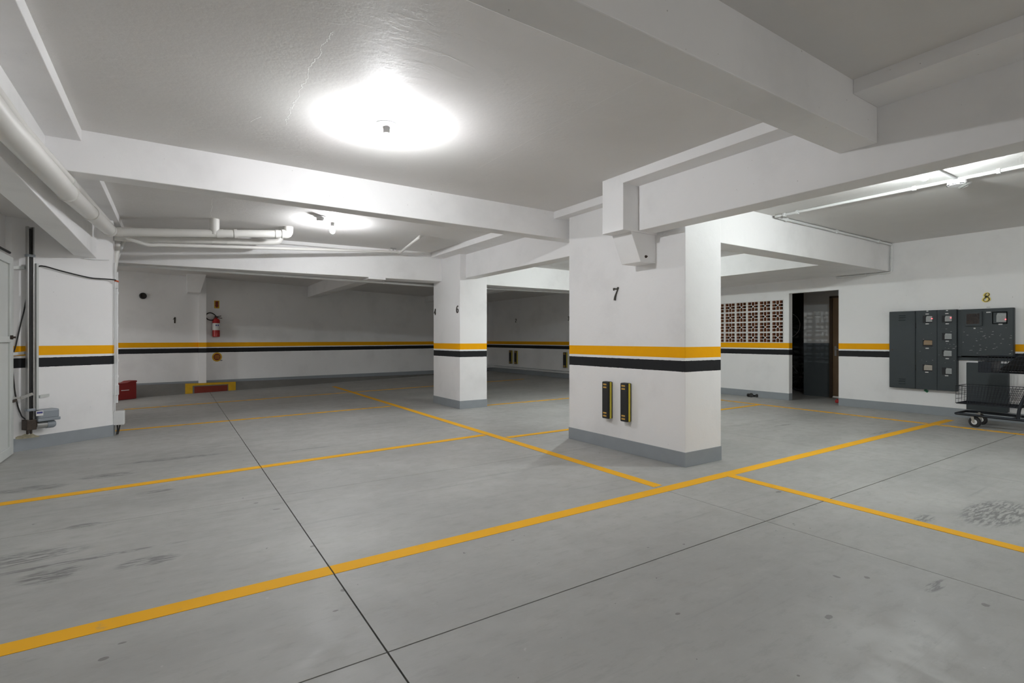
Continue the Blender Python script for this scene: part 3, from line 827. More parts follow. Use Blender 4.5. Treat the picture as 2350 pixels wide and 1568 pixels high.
# ------------------------------------------------------------------ numerals
def ribbon(parts, o, right, nrm, h, depth=.008, slant=.0, name='number_plate', mat='numdark', parent=None, grow=1.0, shift=(0, 0), lift=0.0, **kw):
    """parts: list of strokes [(x,y,w)...] in units of height; o = centre"""
    o, right, nrm = Vector(o), Vector(right).normalized(), Vector(nrm).normalized()
    up = Vector((0, 0, 1)); s = MB()
    for st in parts:
        pts = [(x + slant * y, y, w) for x, y, w in st]
        # smooth
        sm = []
        for i in range(len(pts) - 1):
            p0, p1, p2, p3 = pts[max(i - 1, 0)], pts[i], pts[i + 1], pts[min(i + 2, len(pts) - 1)]
            for k in range(4):
                t = k / 4
                sm.append(tuple(.5 * ((2 * b) + (-a + c) * t + (2 * a - 5 * b + 4 * c - d) * t * t + (-a + 3 * b - 3 * c + d) * t ** 3) for a, b, c, d in zip(p0, p1, p2, p3)))
        sm.append(pts[-1])
        L, R_ = [], []
        for i, (x, y, w) in enumerate(sm):
            a, b = sm[max(i - 1, 0)], sm[min(i + 1, len(sm) - 1)]
            tx, ty = b[0] - a[0], b[1] - a[1]; l = math.hypot(tx, ty) or 1
            nx, ny = -ty / l * w * grow / 2, tx / l * w * grow / 2
            L.append((x + nx, y + ny)); R_.append((x - nx, y - ny))
        P = lambda q, z: o + right * ((q[0] - .0 + shift[0]) * h) + up * ((q[1] - .5 + shift[1]) * h) + nrm * z
        n = len(sm); vs_ = []
        for z in (lift, lift + depth):
            vs_ += [P(q, z) for q in L] + [P(q, z) for q in R_]
        fs = []
        for i in range(n - 1):
            fs += [(2 * n + i, 2 * n + i + 1, 3 * n + i + 1, 3 * n + i), (i, n + i, n + i + 1, i + 1),
                   (i, i + 1, 2 * n + i + 1, 2 * n + i), (n + i + 1, n + i, 3 * n + i, 3 * n + i + 1)]
        fs += [(0, 2 * n, 3 * n, n), (n - 1, 2 * n - 1, 4 * n - 1, 3 * n - 1)]
        s.add(vs_, fs)
    return s.build(name, M[mat], parent, **kw)
S7 = [[(-.20, .78, .05), (-.21, .93, .10), (-.05, .90, .11), (.12, .88, .10), (.26, .98, .07), (.24, .86, .06), (.10, .55, .08), (.0, .25, .14), (-.02, .0, .17)]]
S6 = [[(.20, .88, .10), (.08, .97, .07), (-.10, .88, .10), (-.22, .62, .15), (-.24, .32, .16), (-.12, .06, .10), (.05, .01, .08), (.20, .18, .15), (.20, .42, .14), (.04, .55, .07), (-.12, .50, .07), (-.22, .36, .08)]]
S1 = [[(-.22, .60, .04), (-.10, .72, .08), (.04, .98, .12)], [(.06, .98, .16), (.05, .5, .18), (.06, .0, .18)]]
S4 = [[(.10, .98, .14), (-.08, .60, .10), (-.28, .30, .10)], [(-.28, .28, .11), (.0, .30, .10), (.32, .28, .10)], [(.12, .85, .14), (.10, .4, .16), (.12, .0, .16)]]
S2 = [[(-.24, .72, .14), (-.14, .94, .10), (.06, .97, .10), (.22, .78, .15), (.10, .50, .12), (-.14, .24, .10), (-.26, .06, .12)], [(-.26, .07, .14), (.0, .07, .12), (.26, .10, .12)]]
S3 = [[(-.22, .82, .12), (-.06, .97, .10), (.14, .90, .12), (.18, .72, .15), (.0, .55, .08)], [(.0, .55, .08), (.20, .40, .15), (.20, .16, .16), (.0, .02, .10), (-.22, .14, .14)]]
S8 = [[(.0, .56, .12), (-.18, .74, .12), (-.10, .94, .09), (.06, .99, .07), (.20, .88, .10), (.16, .68, .12), (.0, .54, .12), (-.20, .36, .10), (-.26, .18, .10), (-.10, .02, .10), (.12, .02, .12), (.26, .20, .18), (.20, .42, .16), (.0, .56, .12)]]
RX, NX = (0, -1, 0), (-1, 0, 0)
ribbon(S7, on_x(1412, 675, 3.999), RX, NX, .138, .012, .10, label='dark metal number seven on the wide pillar above the bands', cat='number')
ribbon(S6, on_x(1050, 710, 4.109), RX, NX, .125, .010, .06, label='black number six on the pillar between the bays', cat='number')
ribbon(S4, on_x(998.5, 716, 4.109), RX, NX, .12, .010, .08, label='black number four at the edge of the pillar beside number six', cat='number')
ribbon(S2, on_x(1184, 736, XR - .001), RX, NX, .125, .010, .05, label='small black number two on the shadowy far wall', cat='number')
ribbon(S3, on_x(1305, 731, XR - .001), RX, NX, .125, .010, .05, label='small black number three half hidden by the wide pillar', cat='number')
bwr = Vector((1, BWS, 0)).normalized(); bwn = Vector((BWS, -1, 0)).normalized()
ribbon(S1, on_back(400, 735, .001), bwr, bwn, .135, .010, .04, label='small black number one on the back wall beside the pilaster', cat='number')
n8 = on_x(2262, 682.5, XR - .001)
r = empty('number_plate', n8, 'gold and black number eight above the meter cabinets', 'number')
ribbon(S8, n8, RX, NX, .125, .008, .10, name='gold_face', mat='gold', parent=r, grow=2.0)
ribbon(S8, n8, RX, NX, .125, .004, .10, name='black_inlay', mat='numdark', parent=r, grow=.62, shift=(.05, -.012), lift=.008)

# ------------------------------------------------------------------ rubber bumpers
def bumper(x, y0, y1, z0, z1, label):
    """back against plane x, faces -x"""
    yc = (y0 + y1) / 2
    r = empty('wall_bumper', (x, yc, z0), label, 'bumper', 'black and yellow rubber wall bumpers')
    d = .068
    MB().box(x - d, x, y0, y1, z0, z1).build('body', M['blackrub'], r, bevel=.010)
    MB().box(x - .044, x - .020, y0 - .0025, y0 + .002, z0 + .004, z1 - .004).build('side_strip', M['yellow'], r)
    for k, zz in enumerate((z0 + .030, z0 + .062, z1 - .062, z1 - .030)):
        MB().box(x - d - .003, x - d + .002, y0 + .026, y1 - .022, zz - .008, zz + .008).build('reflector', M['amber'], r, bevel=.001)
    return r
bumper(4.0, 4.07, 4.168, .335, .738, 'black rubber bumper with yellow side strip, the one beside the pillar middle')
bumper(4.0, 3.795, 3.893, .336, .742, 'black rubber bumper with yellow side strip, the one next to the pillar corner')
for (px0, px1, t_, b_, lb) in ((1170, 1178, 804, 835, 'far dark bumper under number two, beside its twin and further from the wide pillar'),
                              (1182, 1190, 805, 836, 'far dark bumper under number two, the twin closer to the wide pillar'),
                              (1295, 1303.5, 808.5, 844.5, 'far dark bumper seen just beside the edge of the wide pillar')):
    p, q_ = on_x(px0, t_, XR), on_x(px1, b_, XR)
    zz0, zz1 = q_.z, p.z
    bumper(XR, (p.y + q_.y) / 2 - .07, (p.y + q_.y) / 2 + .07, zz0, zz1, lb)

# ------------------------------------------------------------------ fire extinguisher corner
ep = on_back(496, 752, .10)
z0 = on_back(496, 773.6, .1).z; z1 = on_back(496, 731, .1).z
r = empty('fire_extinguisher', (ep.x, ep.y, z0), 'red fire extinguisher with black hose hanging on the back wall', 'fire extinguisher')
MB().lathe([(.0, 0), (.070, .002), (.078, .012), (.078, z1 - z0 - .05), (.06, z1 - z0 - .015), (.026, z1 - z0), (.022, z1 - z0 + .02), (.0, z1 - z0 + .02)], (ep.x, ep.y, z0), n=28).build('cylinder', M['red'], r, smooth=True)
zm0, zm1 = on_back(496, 758, .1).z, on_back(496, 742, .1).z
MB().lathe([(.0790, zm0 - z0), (.0790, zm1 - z0)], (ep.x, ep.y, z0), n=28).build('paper_label', M['paper'], r, smooth=True)
pf = Vector((ep.x, ep.y, 0)) + bwn * .079
for dx, w in ((-.030, .013), (.012, .013)):
    cpt = pf + bwr * dx
    MB().obox((cpt.x, cpt.y, zm1 - .05), bwr, bwn, (0, 0, 1), w, .003, .016).build('label_symbol', M['bluetext'], r)
tz = z1 + .02
MB().obox((ep.x, ep.y, tz + .015), bwr, bwn, (0, 0, 1), .03, .018, .016).tube([Vector((ep.x, ep.y, tz + .02)), Vector((ep.x, ep.y, tz + .04)) + bwr * .11], .008, 8).tube([Vector((ep.x, ep.y, tz)), Vector((ep.x, ep.y, tz - .01)) + bwr * .13], .008, 8).build('valve_handle', M['rust'], r, smooth=True)
hp = [(.0, .02), (-.05, .075), (-.13, .115), (-.21, .085), (-.235, .01), (-.19, -.055), (-.11, -.07), (-.06, -.055)]
MB().tube([Vector((ep.x, ep.y, tz)) + bwr * a + Vector((0, 0, b)) + bwn * .02 for a, b in hp], .0115, 10, .05).build('hose', M['cable'], r, smooth=True)
MB().obox(Vector((ep.x, ep.y, tz - .03)) - bwn * .075, bwr, bwn, (0, 0, 1), .02, .02, .03).build('wall_hook', M['steel'], r)
# arrow sign
c = on_back(497.5, 699, .003)
r = empty('extinguisher_sign', c, 'yellow sign with red downward arrow above the fire extinguisher', 'sign')
MB().obox(c, bwr, bwn, (0, 0, 1), .055, .002, .090).build('plate', M['yellowpaint'], r)
Pn = lambda a, z: c + bwr * a + Vector((0, 0, z)) + bwn * .002
MB().extrude([Pn(-.032, .075), Pn(.032, .075), Pn(.032, -.03), Pn(.046, -.03), Pn(0, -.08), Pn(-.046, -.03), Pn(-.032, -.03)], tuple(bwn * .002)).build('red_arrow', M['redpaint'], r)
# round sign
c = on_back(498, 819.5, .003)
r = empty('extinguisher_sign', c, 'round yellow and red sign under the black band below the extinguisher', 'sign')
MB().lathe([(.108, 0), (.108, .003), (.0, .003)], c, tuple(bwn), 32).build('plate', M['yellowpaint'], r)
MB().lathe([(.078, .003), (.078, .005), (.0, .005)], c, tuple(bwn), 32).build('red_disc', M['redpaint'], r)
s = MB()
for z in (.03, .0, -.03):
    s.obox(c + Vector((0, 0, z)) + bwn * .0058, bwr, bwn, (0, 0, 1), .058 if z == 0 else .048, .0008, .005)
s.build('lettering', M['yellowpaint'], r)
MB().obox(c + bwr * .095 + Vector((0, 0, -.085)) + bwn * .001, bwr, bwn, (0, 0, 1), .022, .002, .010).build('small_tag', M['paper_text'], r)
# bell
c = on_back(327, 679.5, .0)
r = empty('alarm_bell', c, 'round black alarm speaker high on the back wall', 'speaker')
MB().lathe([(.062, 0), (.066, .015), (.066, .045), (.058, .055), (.05, .05), (.02, .042), (.0, .04)], c, tuple(bwn), 28).build('housing', M['blackrub'], r, smooth=True)
s = MB()
for k in range(-2, 3):
    s.obox(c + bwn * .056 + Vector((0, 0, k * .018)), bwr, bwn, (0, 0, 1), .045, .002, .003)
s.build('grille_bars', M['rust'], r)
# red metal box leaning in the corner
rb = on_z(284, 917, 0.0)
r = empty('red_metal_box', (rb.x, rb.y, 0), 'dull red metal box with dented lid on the floor against the back wall', 'box')
u_ = Vector((.80, .60, 0)).normalized(); n_ = Vector((.60, -.80, 0))
c = Vector((rb.x, rb.y, .17)) - u_ * .10
MB().obox(c, u_, n_, (0, 0, 1), .28, .10, .165).build('body', M['redbox'], r, bevel=.006)
lidp = [c + u_ * a + Vector((0, 0, z)) + n_ * .105 for a, z in ((-.285, .15), (.10, .165), (.17, .195), (.285, .20), (.285, .168), (-.285, .13))]
MB().extrude(lidp, tuple(-n_ * .21)).build('lid', M['redbox'], r)
MB().obox(c + n_ * .102 + u_ * .06 + Vector((0, 0, .02)), u_, n_, (0, 0, 1), .075, .002, .006).build('white_scratch', M['paper'], r)

# security camera on the far wall
c = on_x(1128, 690, XR - .05)
r = empty('security_camera', c, 'small security camera with loose wire high in the far corner', 'security camera')
MB().tube([c + Vector((0, 0, .06)), c + Vector((-.12, .0, .03))], .03, 14).tube([c, c + Vector((-.03, 0, .06))], .012, 8).build('body', M['conduit'], r, smooth=True)
MB().tube([c + Vector((-.12, .0, .03)), c + Vector((-.127, 0, .028))], .016, 14).build('lens', M['cable'], r, smooth=True)
MB().tube([c + Vector((0, -.10, .10)), c + Vector((.005, -.12, .26)), c + Vector((.005, -.08, .36)), c + Vector((.005, -.30, .40))], .006, 8, .05).build('wire', M['cable'], r, smooth=True)

# ------------------------------------------------------------------ meter cabinets
XC = XR - .09
def cy(x, y): return on_x(1950 + x / 5.8075, 640 + y / 5.8075, XC)
def rect(x0, y0, x1, y1):
    p, q_ = cy(x0, (y0 + y1) / 2), cy(x1, (y0 + y1) / 2)
    zt, zb_ = cy((x0 + x1) / 2, y0).z, cy((x0 + x1) / 2, y1).z
    return min(p.y, q_.y), max(p.y, q_.y), zb_, zt
def cabinet_box(y0, y1, z0, z1, parent):
    MB().box(XC + .012, XR, y0, y1, z0, z1).build('body', M['cab'], parent, bevel=.003)
def window(parent, x0, y0, x1, y1, face='meter', led=None, fx=.35, lo=.15, tagoff=None):
    ya, yb, za, zb_ = rect(x0, y0, x1, y1)
    w = MB()
    t = .010
    w.box(XC - .002, XC + .006, ya - t, yb + t, zb_, zb_ + t).box(XC - .002, XC + .006, ya - t, yb + t, za - t, za).box(XC - .002, XC + .006, ya - t, ya, za, zb_).box(XC - .002, XC + .006, yb, yb + t, za, zb_)
    wo = w.build('meter_window', M['cab'], parent)
    MB().box(XC - .0004, XC + .001, ya, yb, za, zb_).build('window_recess', M['cab_dark'], wo)
    if face:
        W = yb - ya; Hh = zb_ - za
        yy1 = yb - W * fx; zl = za + Hh * lo
        pr = [(yy1, zl), (ya + .003, zl), (ya + .003, zb_ - Hh * .1), (yy1 - W * .08, zb_ - Hh * .06), (yy1, zb_ - Hh * .3)]
        MB().extrude([(XC - .0005, a, b) for a, b in pr], (-.004, 0, 0)).build('meter', M[face], wo)
        s_ = MB()
        for k in range(3):
            zz = zl + Hh * (.12 + .16 * k)
            s_.box(XC - .0056, XC - .0045, ya + .008, yy1 - .008, zz, zz + .003)
        s_.build('dial_lines', M['paper_text'], wo)
        if led:
            lp = cy(*led)
            MB().lathe([(.0, 0), (.007, .001), (.005, .006), (.0, .007)], (XC - .005, lp.y, lp.z), (-1, 0, 0), 10).build('red_light', M['led'], wo)
def tagplate(parent, x, y, w=44, h=12):
    ya, yb, za, zb_ = rect(x - w / 2, y - h / 2, x + w / 2, y + h / 2)
    o = MB().box(XC - .0025, XC + .0005, ya, yb, za, zb_).build('name_tag', M['paper'], parent)
    s_ = MB(); n = 5; W = yb - ya
    for k in range(n):
        a = ya + W * (k + .25) / n
        s_.box(XC - .0032, XC - .0024, a, a + W * .45 / n, za + .25 * (zb_ - za), zb_ - .25 * (zb_ - za))
    s_.build('tag_print', M['paper_text'], o)
ya, yb, za, zb_ = rect(526, 444, 1478, 1470)
zb_ = 1.66; za = .400
ysplit = cy(877, 900).y
c1r = empty('meter_cabinet', (XC, (ya + yb) / 2, za), 'large charcoal electric meter cabinet with six windows and a vented door', 'meter cabinet', 'charcoal meter cabinets')
yr = cy(1425, 1000).y
cabinet_box(yr, yb, za, zb_, c1r)
vd = MB().box(XC - .004, XC + .012, ysplit + .006, yb - .004, za + .006, zb_ - .006).build('vented_door', M['cab'], c1r, bevel=.002)
s = MB()
for yy in (492, 520, 552, 1335, 1363, 1395):
    a, b, c_, d_ = rect(655, yy - 5, 745, yy + 5)
    MB().extrude([(XC - .003, a, c_), (XC - .003, a, d_), (XC - .014, a, c_)], (0, b - a, 0)).build('louvre', M['cab'], vd)
lk = cy(567, 945)
MB().lathe([(.012, 0), (.012, .008), (.0, .009)], (XC - .004, lk.y, lk.z), (-1, 0, 0), 12).build('lock', M['rust'], vd, smooth=True)
for zz in (.70, 1.38):
    MB().tube([(XC - .006, ysplit, zz), (XC - .006, ysplit, zz + .09)], .006, 8).build('hinge', M['cab_dark'], c1r, smooth=True)
ymid = cy(1166, 900).y
MB().box(XC, XC + .012, yr + .004, ymid - .003, za + .004, zb_ - .004).box(XC, XC + .012, ymid + .003, ysplit - .006, za + .004, zb_ - .004).build('front_panel', M['cab'], c1r, bevel=.002)
s = MB()
for (xx, yy) in ((1030, 1405), (1284, 1414)):
    a, b, c_, d_ = rect(xx - 45, yy - 5, xx + 45, yy + 5)
    MB().box(XC - .005, XC + .002, a, b, c_, d_).build('rib', M['cab'], c1r)
window(c1r, 972, 490, 1103, 588, 'meter', (1098, 531), .35)
window(c1r, 972, 815, 1103, 903, 'brass', None, .12, .25)
window(c1r, 972, 1143, 1103, 1232, 'meter_cream', None, .15)
window(c1r, 1230, 488, 1363, 582, 'meter', (1350, 520), .3)
window(c1r, 1230, 722, 1363, 818, 'meter', None, .28)
window(c1r, 1230, 950, 1363, 1046, 'meter', None, .18)
window(c1r, 1230, 1184, 1363, 1282, 'meter', None, .38)
for x, y in ((1033, 470), (1033, 601), (1033, 927), (1028, 1246), (1295, 464), (1300, 600), (1300, 832), (1300, 1064), (1293, 1292), (1035, 432), (1297, 424)):
    tagplate(c1r, x, y, 44 if y > 440 else 26, 12)
s = MB()
rr = random.Random(5)
for k in range(26):
    x, y = rr.uniform(930, 1420), rr.uniform(640, 1120)
    if k < 8: x, y = rr.uniform(1270, 1410), rr.uniform(860, 930)
    w, h = rr.uniform(4, 26), rr.uniform(2, 4)
    a, b, c_, d_ = rect(x, y, x + w, y + h)
    s.box(XC - .0012, XC + .0005, a, b, c_, d_)
s.build('scratches', M['steel'], c1r, kind='stuff')
# second cabinet
y0_, y1_ = cy(2183, 700).y, cy(1482, 700).y
za2, zb2 = cy(1830, 1036).z, cy(1830, 396).z
c2r = empty('meter_cabinet', (XC, (y0_ + y1_) / 2, za2), 'smaller scratched charcoal meter cabinet beneath number eight', 'meter cabinet', 'charcoal meter cabinets')
cabinet_box(y0_, y1_, za2, zb2, c2r)
MB().box(XC - .002, XC + .012, y0_ + .004, y1_ - .004, za2 + .004, zb2 - .004).build('front_panel', M['cab'], c2r, bevel=.003)
MB().box(XC + .03, XR, cy(1478, 700).y, cy(1430, 700).y, za2 - .01, zb2 + .0).build('side_gutter', M['cab'], c2r)
a, b, c_, d_ = rect(1545, 440, 1770, 630)
fo = MB().box(XC - .022, XC - .001, a, b, c_, d_).build('large_window_frame', M['cab'], c2r, bevel=.003)
a, b, c_, d_ = rect(1562, 466, 1736, 602)
MB().box(XC - .0235, XC - .02, a, b, c_, d_).build('dark_pane', M['glassy'], fo)
window(c2r, 1912, 448, 2090, 592, 'meter', (2080, 541), .25, .12)
for x, y, w in ((1850, 447, 60), (2010, 606, 54), (1665, 661, 26), (1850, 380, 50)):
    tagplate(c2r, x, y, w, 14)
s = MB()
for k in range(44):
    x, y = rr.uniform(1500, 2150), rr.uniform(650, 1010)
    w, h = rr.uniform(3, 30), rr.uniform(2, 4)
    a, b, c_, d_ = rect(x, y, x + w, y + h)
    s.box(XC - .0032, XC + .0005, a, b, c_, d_)
s.build('scratches', M['steel'], c2r, kind='stuff')
# third, low cabinet behind the cart
y0_, y1_ = on_x(2313, 880, XC).y, on_x(2217, 880, XC).y
c3r = empty('meter_cabinet', (XC, (y0_ + y1_) / 2, .15), 'plain charcoal cabinet low on the wall behind the shopping cart', 'meter cabinet', 'charcoal meter cabinets')
cabinet_box(y0_, y1_, .15, .85, c3r)
ym = (y0_ + y1_) / 2
MB().box(XC - .002, XC + .012, y0_ + .003, y1_ - .003, .143, .847).build('door', M['cab'], c3r, bevel=.002)
MB().box(XR - .03, XR, y0_ - .25, y1_ + .14, .885, .925).build('cable_rail', M['cab'], label='dark rail across the wall between the smaller and the low cabinet', cat='rail')
gp = on_x(2126, 897, XR)
MB().obox((XR - .006, gp.y, gp.z), (1, 0, 0), Vector((0, .8, .6)), Vector((0, -.6, .8)), .004, .028, .018).build('green_scrap', M['green'], label='green paper scrap stuck under the large meter cabinet', cat='scrap')

# ------------------------------------------------------------------ shopping cart
AX0, AX1 = 9.10, 9.55
ct = empty('shopping_cart', (9.3, 2.1, 0), 'dark two tier wire shopping cart in front of the meter cabinets', 'shopping cart')
Y0, Y1 = 2.575, 1.35
s = MB()
for x in (AX0, AX1):
    s.tube([(x + (.03 if x == AX0 else -.03), Y0, .165), (x, Y0 - .12, .165), (x, Y1, .15)], .017, 10, .05)
s.tube([(AX0 + .03, Y0, .165), (AX1 - .03, Y0, .165)], .017, 10)
s.tube([(AX0, 2.0, .16), (AX1, 2.0, .16)], .012, 8).tube([(AX0, 1.6, .155), (AX1, 1.6, .155)], .012, 8)
s.build('chassis', M['wire'], ct, smooth=True)
for x in (AX0, AX1):
    MB().tube([(x, 1.935, .16), (x, 1.925, .30), (x, 1.70, 1.0), (x, 1.42, 1.10)], .019, 10, .06).build('upright', M['wire'], ct, smooth=True)
MB().tube([(AX0, 1.42, 1.10), (AX1, 1.42, 1.10)], .017, 12).build('handle', M['blackrub'], ct, smooth=True)
def caster(x, y, ang):
    d = Vector((math.cos(ang), math.sin(ang), 0)); n = Vector((-d.y, d.x, 0)); c = Vector((x, y, .072)) - d * .03
    w = MB().lathe([(.045, -.016), (.066, -.016), (.072, -.008), (.072, .008), (.066, .016), (.045, .016)], c, tuple(n), 28).build('wheel', M['blackrub'], ct, smooth=True)
    MB().lathe([(.008, -.018), (.012, -.019), (.050, -.014), (.052, 0), (.050, .014), (.012, .019), (.008, .018)], c, tuple(n), 24).build('wheel_disc', M['porcelain'], w, smooth=True)
    fk = MB()
    for sg in (-1, 1):
        fk.extrude([c + n * sg * .024 + d * a + Vector((0, 0, z)) for a, z in ((-.012, -.012), (.012, -.012), (.045, .085), (.0, .085))], tuple(n * sg * .003))
    fk.obox((x, y, .152), d, n, (0, 0, 1), .035, .03, .004)
    fk.tube([(x, y, .15), (x, y, .17)], .014, 10)
    fk.build('caster_fork', M['steel'], ct)
wc = on_z(2232, 981, 0.0)
caster(9.14, 2.40, math.radians(75)); caster(9.50, 2.42, math.radians(70)); caster(AX0 + .02, 1.45, math.radians(80)); caster(AX1 - .02, 1.45, math.radians(80))
def wire_basket(name, x0, x1, ya, yb, z0, z1, taper, nx, ny, nz, tray=.05):
    """ya end (left) vertical, yb end leaning; open top"""
    b = MB(); r1, r2 = .0045, .0024
    def ring(z, r, inset=0.0):
        f = (z - z0) / (z1 - z0); k = taper * (1 - f)
        b.tube([(x0 + inset, ya - inset, z), (x1 - inset, ya - inset, z), (x1 - inset, yb + k + inset, z), (x0 + inset, yb + k + inset, z), (x0 + inset, ya - inset, z)], r, 6)
    ring(z1, r1); ring(z0, r1)
    for k in range(1, nz): ring(z0 + (z1 - z0) * k / nz, r2)
    for k in range(ny + 1):
        f = k / ny; yt = ya + (yb - ya) * f; ybm = ya + (yb + taper - ya) * f
        for x in (x0, x1): b.tube([(x, yt, z1), (x, ybm, z0)], r2, 4)
        b.tube([(x0, ybm, z0), (x1, ybm, z0)], r2, 4)
    for k in range(nx + 1):
        x = x0 + (x1 - x0) * k / nx
        b.tube([(x, ya, z1), (x, ya, z0), (x, yb + taper, z0), (x, yb, z1)], r2, 4)
    o = b.build(name, M['wire'], ct)
    return o
lb = wire_basket('lower_basket', AX0 + .005, AX1 - .005, 2.57, 1.80, .315, .555, .10, 8, 22, 4)
MB().box(AX0 + .01, AX1 - .01, 1.92, 2.565, .305, .313).build('tray', M['wire'], lb)
ub = wire_basket('upper_basket', AX0 + .01, AX1 - .01, 2.33, 1.45, .755, .975, .12, 8, 26, 4)
MB().box(AX0 + .02, AX1 - .02, 2.20, 2.335, .755, .90).build('end_plate', M['wire'], ub)
# black bag in upper basket
bg = MB()
prof = [(2.19, .765), (2.16, .80), (2.03, .93), (1.90, 1.06), (1.60, 1.12), (1.46, .95), (1.55, .765)]
rings = []
for f, sc_ in ((0, .55), (.12, .92), (.5, 1.0), (.88, .92), (1, .55)):
    x = AX0 + .03 + (AX1 - AX0 - .06) * f
    cyy, czz = sum(p[0] for p in prof) / 7, sum(p[1] for p in prof) / 7
    rings.append([(x, cyy + (p[0] - cyy) * sc_, max(.762, czz + (p[1] - czz) * sc_)) for p in prof])
vv = [p for rg in rings for p in rg]; n = 7
ff = [(i * n + k, i * n + (k + 1) % n, (i + 1) * n + (k + 1) % n, (i + 1) * n + k) for i in range(4) for k in range(n)] + [tuple(range(n))[::-1], tuple(range(4 * n, 5 * n))]
bgo = bg.add(vv, ff).build('cloth_bag', M['bag'], label='black cloth bag slumped in the upper basket of the cart', cat='bag', smooth=True)
md = bgo.modifiers.new('soften', 'SUBSURF'); md.levels = 2; md.render_levels = 2

# two small black fittings on the floor by the breeze block wall
for px, py, sc_, lb_ in ((1721, 911, 1.0, 'larger of two small black pipe fittings on the floor under the breeze blocks'), (1734, 911.5, .8, 'smaller black fitting on the floor next to its twin under the breeze blocks')):
    p = on_z(px, py, 0)
    r_ = .034 * sc_
    MB().tube([(p.x, p.y + .05, r_), (p.x, p.y - .02, r_), (p.x - .04, p.y - .05, r_ + .01)], r_, 12, .03).lathe([(r_ * 1.25, 0), (r_ * 1.25, .012)], (p.x - .03, p.y - .045, r_ * 1.25), (-.7, -.6, 0), 14).build('pipe_fitting', M['cable'], label=lb_, cat='fitting', group='loose black fittings', smooth=True)

# ------------------------------------------------------------------ gate and its opener
gx_ = -1.42
gt = empty('gate', (gx_, 5.4, 0), 'white sheet metal garage gate at the frame edge beside the opener', 'gate')
MB().box(gx_ - .03, gx_ + .03, 7.21, 7.32, 0.01, 2.05).build('post', M['gate'], gt, bevel=.006)
MB().box(gx_ - .03, gx_ + .03, 3.5, 7.21, 1.97, 2.05).build('top_rail', M['gate'], gt, bevel=.004)
MB().box(gx_ - .03, gx_ + .03, 3.5, 7.21, .01, .10).build('bottom_rail', M['gate'], gt, bevel=.004)
for k in range(12):
    yy = 3.5 + k * .309
    MB().box(gx_ - .012, gx_ + .006 + (k % 2) * .004, yy, yy + .303, .10, 1.97).build('panel', M['gate'], gt)
MB().box(gx_ - .02, gx_ + .035, 3.5, 7.21, 1.17, 1.23).build('middle_rail', M['gate'], gt, bevel=.003)
MB().lathe([(.022, 0), (.022, .02), (.010, .022), (.010, .04), (.0, .04)], (gx_ + .035, 7.17, 1.22), (1, 0, 0), 14).build('pivot_bolt', M['rust'], gt, smooth=True)
MB().tube([(gx_ + .0, 7.32, 2.10), (gx_ + .0, 6.0, 2.10)], .012, 8).build('gate_cable', M['cable'], label='dark cable along the top of the white gate', cat='cable', smooth=True)

OFF = .10
rt, rbm = lw(69, 521, OFF), lw(68, 975, OFF)
op = empty('gate_opener', (rbm.x, rbm.y, rbm.z - .1), 'gate opener with tall steel guide rail and grey motor on the wall', 'gate opener')
c = Vector((rt.x, rt.y, (rt.z + rbm.z) / 2)); hh = (rt.z - rbm.z) / 2
rl = MB()
for sg in (-1, 1):
    rl.obox(c + ud * sg * .024, ud, nd, (0, 0, 1), .006, .020, hh)
rl.obox(c - nd * .018, ud, nd, (0, 0, 1), .026, .003, hh)
rl.build('guide_rail', M['steel'], op)
MB().tube([c + Vector((0, 0, -hh)), c + Vector((0, 0, hh - .02))], .0115, 10).build('screw_shaft', M['cable'], op, smooth=True)
for py in (587, 941):
    z = lw(68, py, OFF).z
    MB().obox((c.x, c.y, z), ud, nd, (0, 0, 1), .036, .027, .014).build('rail_collar', M['motor'], op, bevel=.003)
p = lw(67, 975, OFF)
MB().obox(p, ud, nd, (0, 0, 1), .044, .05, .055).obox(p + Vector((0, 0, -.075)) + ud * .014, ud, nd, (0, 0, 1), .010, .012, .025).obox(p + Vector((0, 0, -.075)) - ud * .014, ud, nd, (0, 0, 1), .010, .012, .025).obox(p + ud * .05, ud, nd, (0, 0, 1), .02, .03, .03).build('gearbox', M['rust'], op, bevel=.006)
m0, m1 = lw(81, 976, OFF), lw(105, 974, OFF)
MB().tube([m0, m1], .040, 20).build('motor_body', M['steel'], op, smooth=True)
m2 = lw(125, 972, OFF)
MB().tube([m1, m1.lerp(m2, .8), m2], [.043, .043, .034], 20).build('motor_cap', M['motor'], op, smooth=True)
for k in range(5):
    a = m0.lerp(m1, .05 + .2 * k)
hb0, hb1 = lw(79, 953, OFF), lw(131, 951, OFF)
hc = (hb0 + hb1) / 2; hl = (hb1 - hb0).length / 2
MB().obox(hc + Vector((0, 0, .012)), ud, nd, (0, 0, 1), hl * .94, .062, .052).build('control_housing', M['motor'], op, bevel=.018)
MB().obox(hc + Vector((0, 0, -.045)), ud, nd, (0, 0, 1), hl, .068, .016).build('housing_base', M['motor'], op, bevel=.006)
sp_ = lw(91, 949, OFF + .064)
stk = MB().obox(sp_, ud, nd, (0, 0, 1), .032, .0015, .026).build('sticker', M['paper'], op)
MB().obox(sp_ + nd * .002 + Vector((0, 0, .008)), ud, nd, (0, 0, 1), .026, .0008, .010).build('sticker_print', M['bluetext'], stk)
for py0, x0_, x1_ in ((614, 25, 82), (812, 16, 78)):
    a_, b_ = lw(x0_, py0 + (2 if py0 > 700 else 0), OFF * .7), lw(x1_, py0 - 4 if py0 > 700 else py0 + 2, .02)
    MB().obox((a_ + b_) / 2, (b_ - a_).normalized(), nd, (0, 0, 1), (b_ - a_).length / 2, .012, .016).build('stay_bar', M['gate'], op, bevel=.002)
wp0, wp1 = lw(78, 605, .05), lw(78, 960, .05)
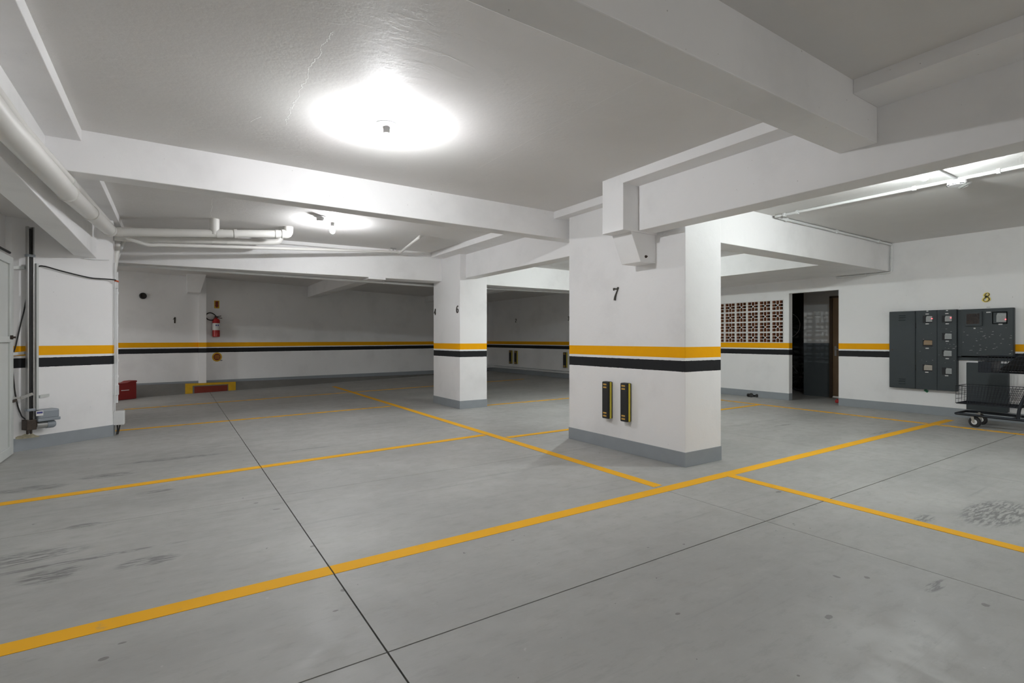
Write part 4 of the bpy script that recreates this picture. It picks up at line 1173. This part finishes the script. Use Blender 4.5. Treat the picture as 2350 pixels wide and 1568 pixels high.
MB().obox((wp0 + wp1) / 2 + ud * .01, ud, nd, (0, 0, 1), .010, .045, (wp0.z - wp1.z) / 2).build('back_channel', M['gate'], op)
a_, b_ = lw(86, 911, .006), lw(113, 907, .006)
MB().obox((a_ + b_) / 2, (b_ - a_).normalized(), nd, (0, 0, 1), (b_ - a_).length / 2, .004, .016).obox(a_ + nd * .03, ud, nd, (0, 0, 1), .006, .03, .014).build('wall_bracket', M['gate'], op)
# swing arm
ar = MB()
ar.obox(lw(61, 909, .16), (ud * .9 + Vector((0, 0, .32))).normalized(), nd, (Vector((0, 0, .95)) - ud * .3).normalized(), .055, .006, .015)
arm = ar.build('swing_arm', M['steel'], op, label='bare metal arm link')
a_, b_ = lw(10, 926, .18), lw(38, 919, .16)
MB().obox((a_ + b_) / 2, (b_ - a_).normalized(), nd, (0, 0, 1), (b_ - a_).length / 2, .008, .014).build('arm_end', M['rust'], op)
a_, b_ = lw(18, 912, .15), lw(52, 915, .15)
MB().obox((a_ + b_) / 2, (b_ - a_).normalized(), nd, (0, 0, 1), (b_ - a_).length / 2, .012, .010).build('arm_link', M['steel'], op)
# cables
MB().tube([lw(84, 614, .03), lw(92, 610, .03), lw(106, 612, .03), lw(140, 622, .03), lw(180, 632, .03), lw(212, 639, .03), lw(250, 641, .04), lw(266, 643, .06)], .0075, 8, .05).build('power_cable', M['cable'], label='black cable sagging from the opener rail to the wall corner', cat='cable', smooth=True)
MB().tube([on_y(263, 644, 8.0), on_y(271, 646, 8.0), on_y(271, 648, 8.0)], .010, 8).build('cable_plug', M['orange'], label='orange cable end at the gate wall corner', cat='plug', smooth=True)
MB().tube([lw(62, 676, .04), lw(55, 715, .03), lw(47, 745, .03), lw(36, 795, .02), lw(27, 822, .02), lw(29, 850, .02), lw(34, 900, .02), lw(41, 935, .02), lw(50, 957, .03), lw(60, 963, .05)], .0065, 8, .05).build('power_cable', M['cable'], label='thin black cable hanging down beside the guide rail to the motor', cat='cable', smooth=True)
s = MB(); s.tube([lw(192, 593, .02), lw(215, 596, .02), lw(250, 597, .03)], .005, 8).build('thin_wire', M['conduit'], label='thin wire along the top of the gate wall under the beam', cat='wire', smooth=True)
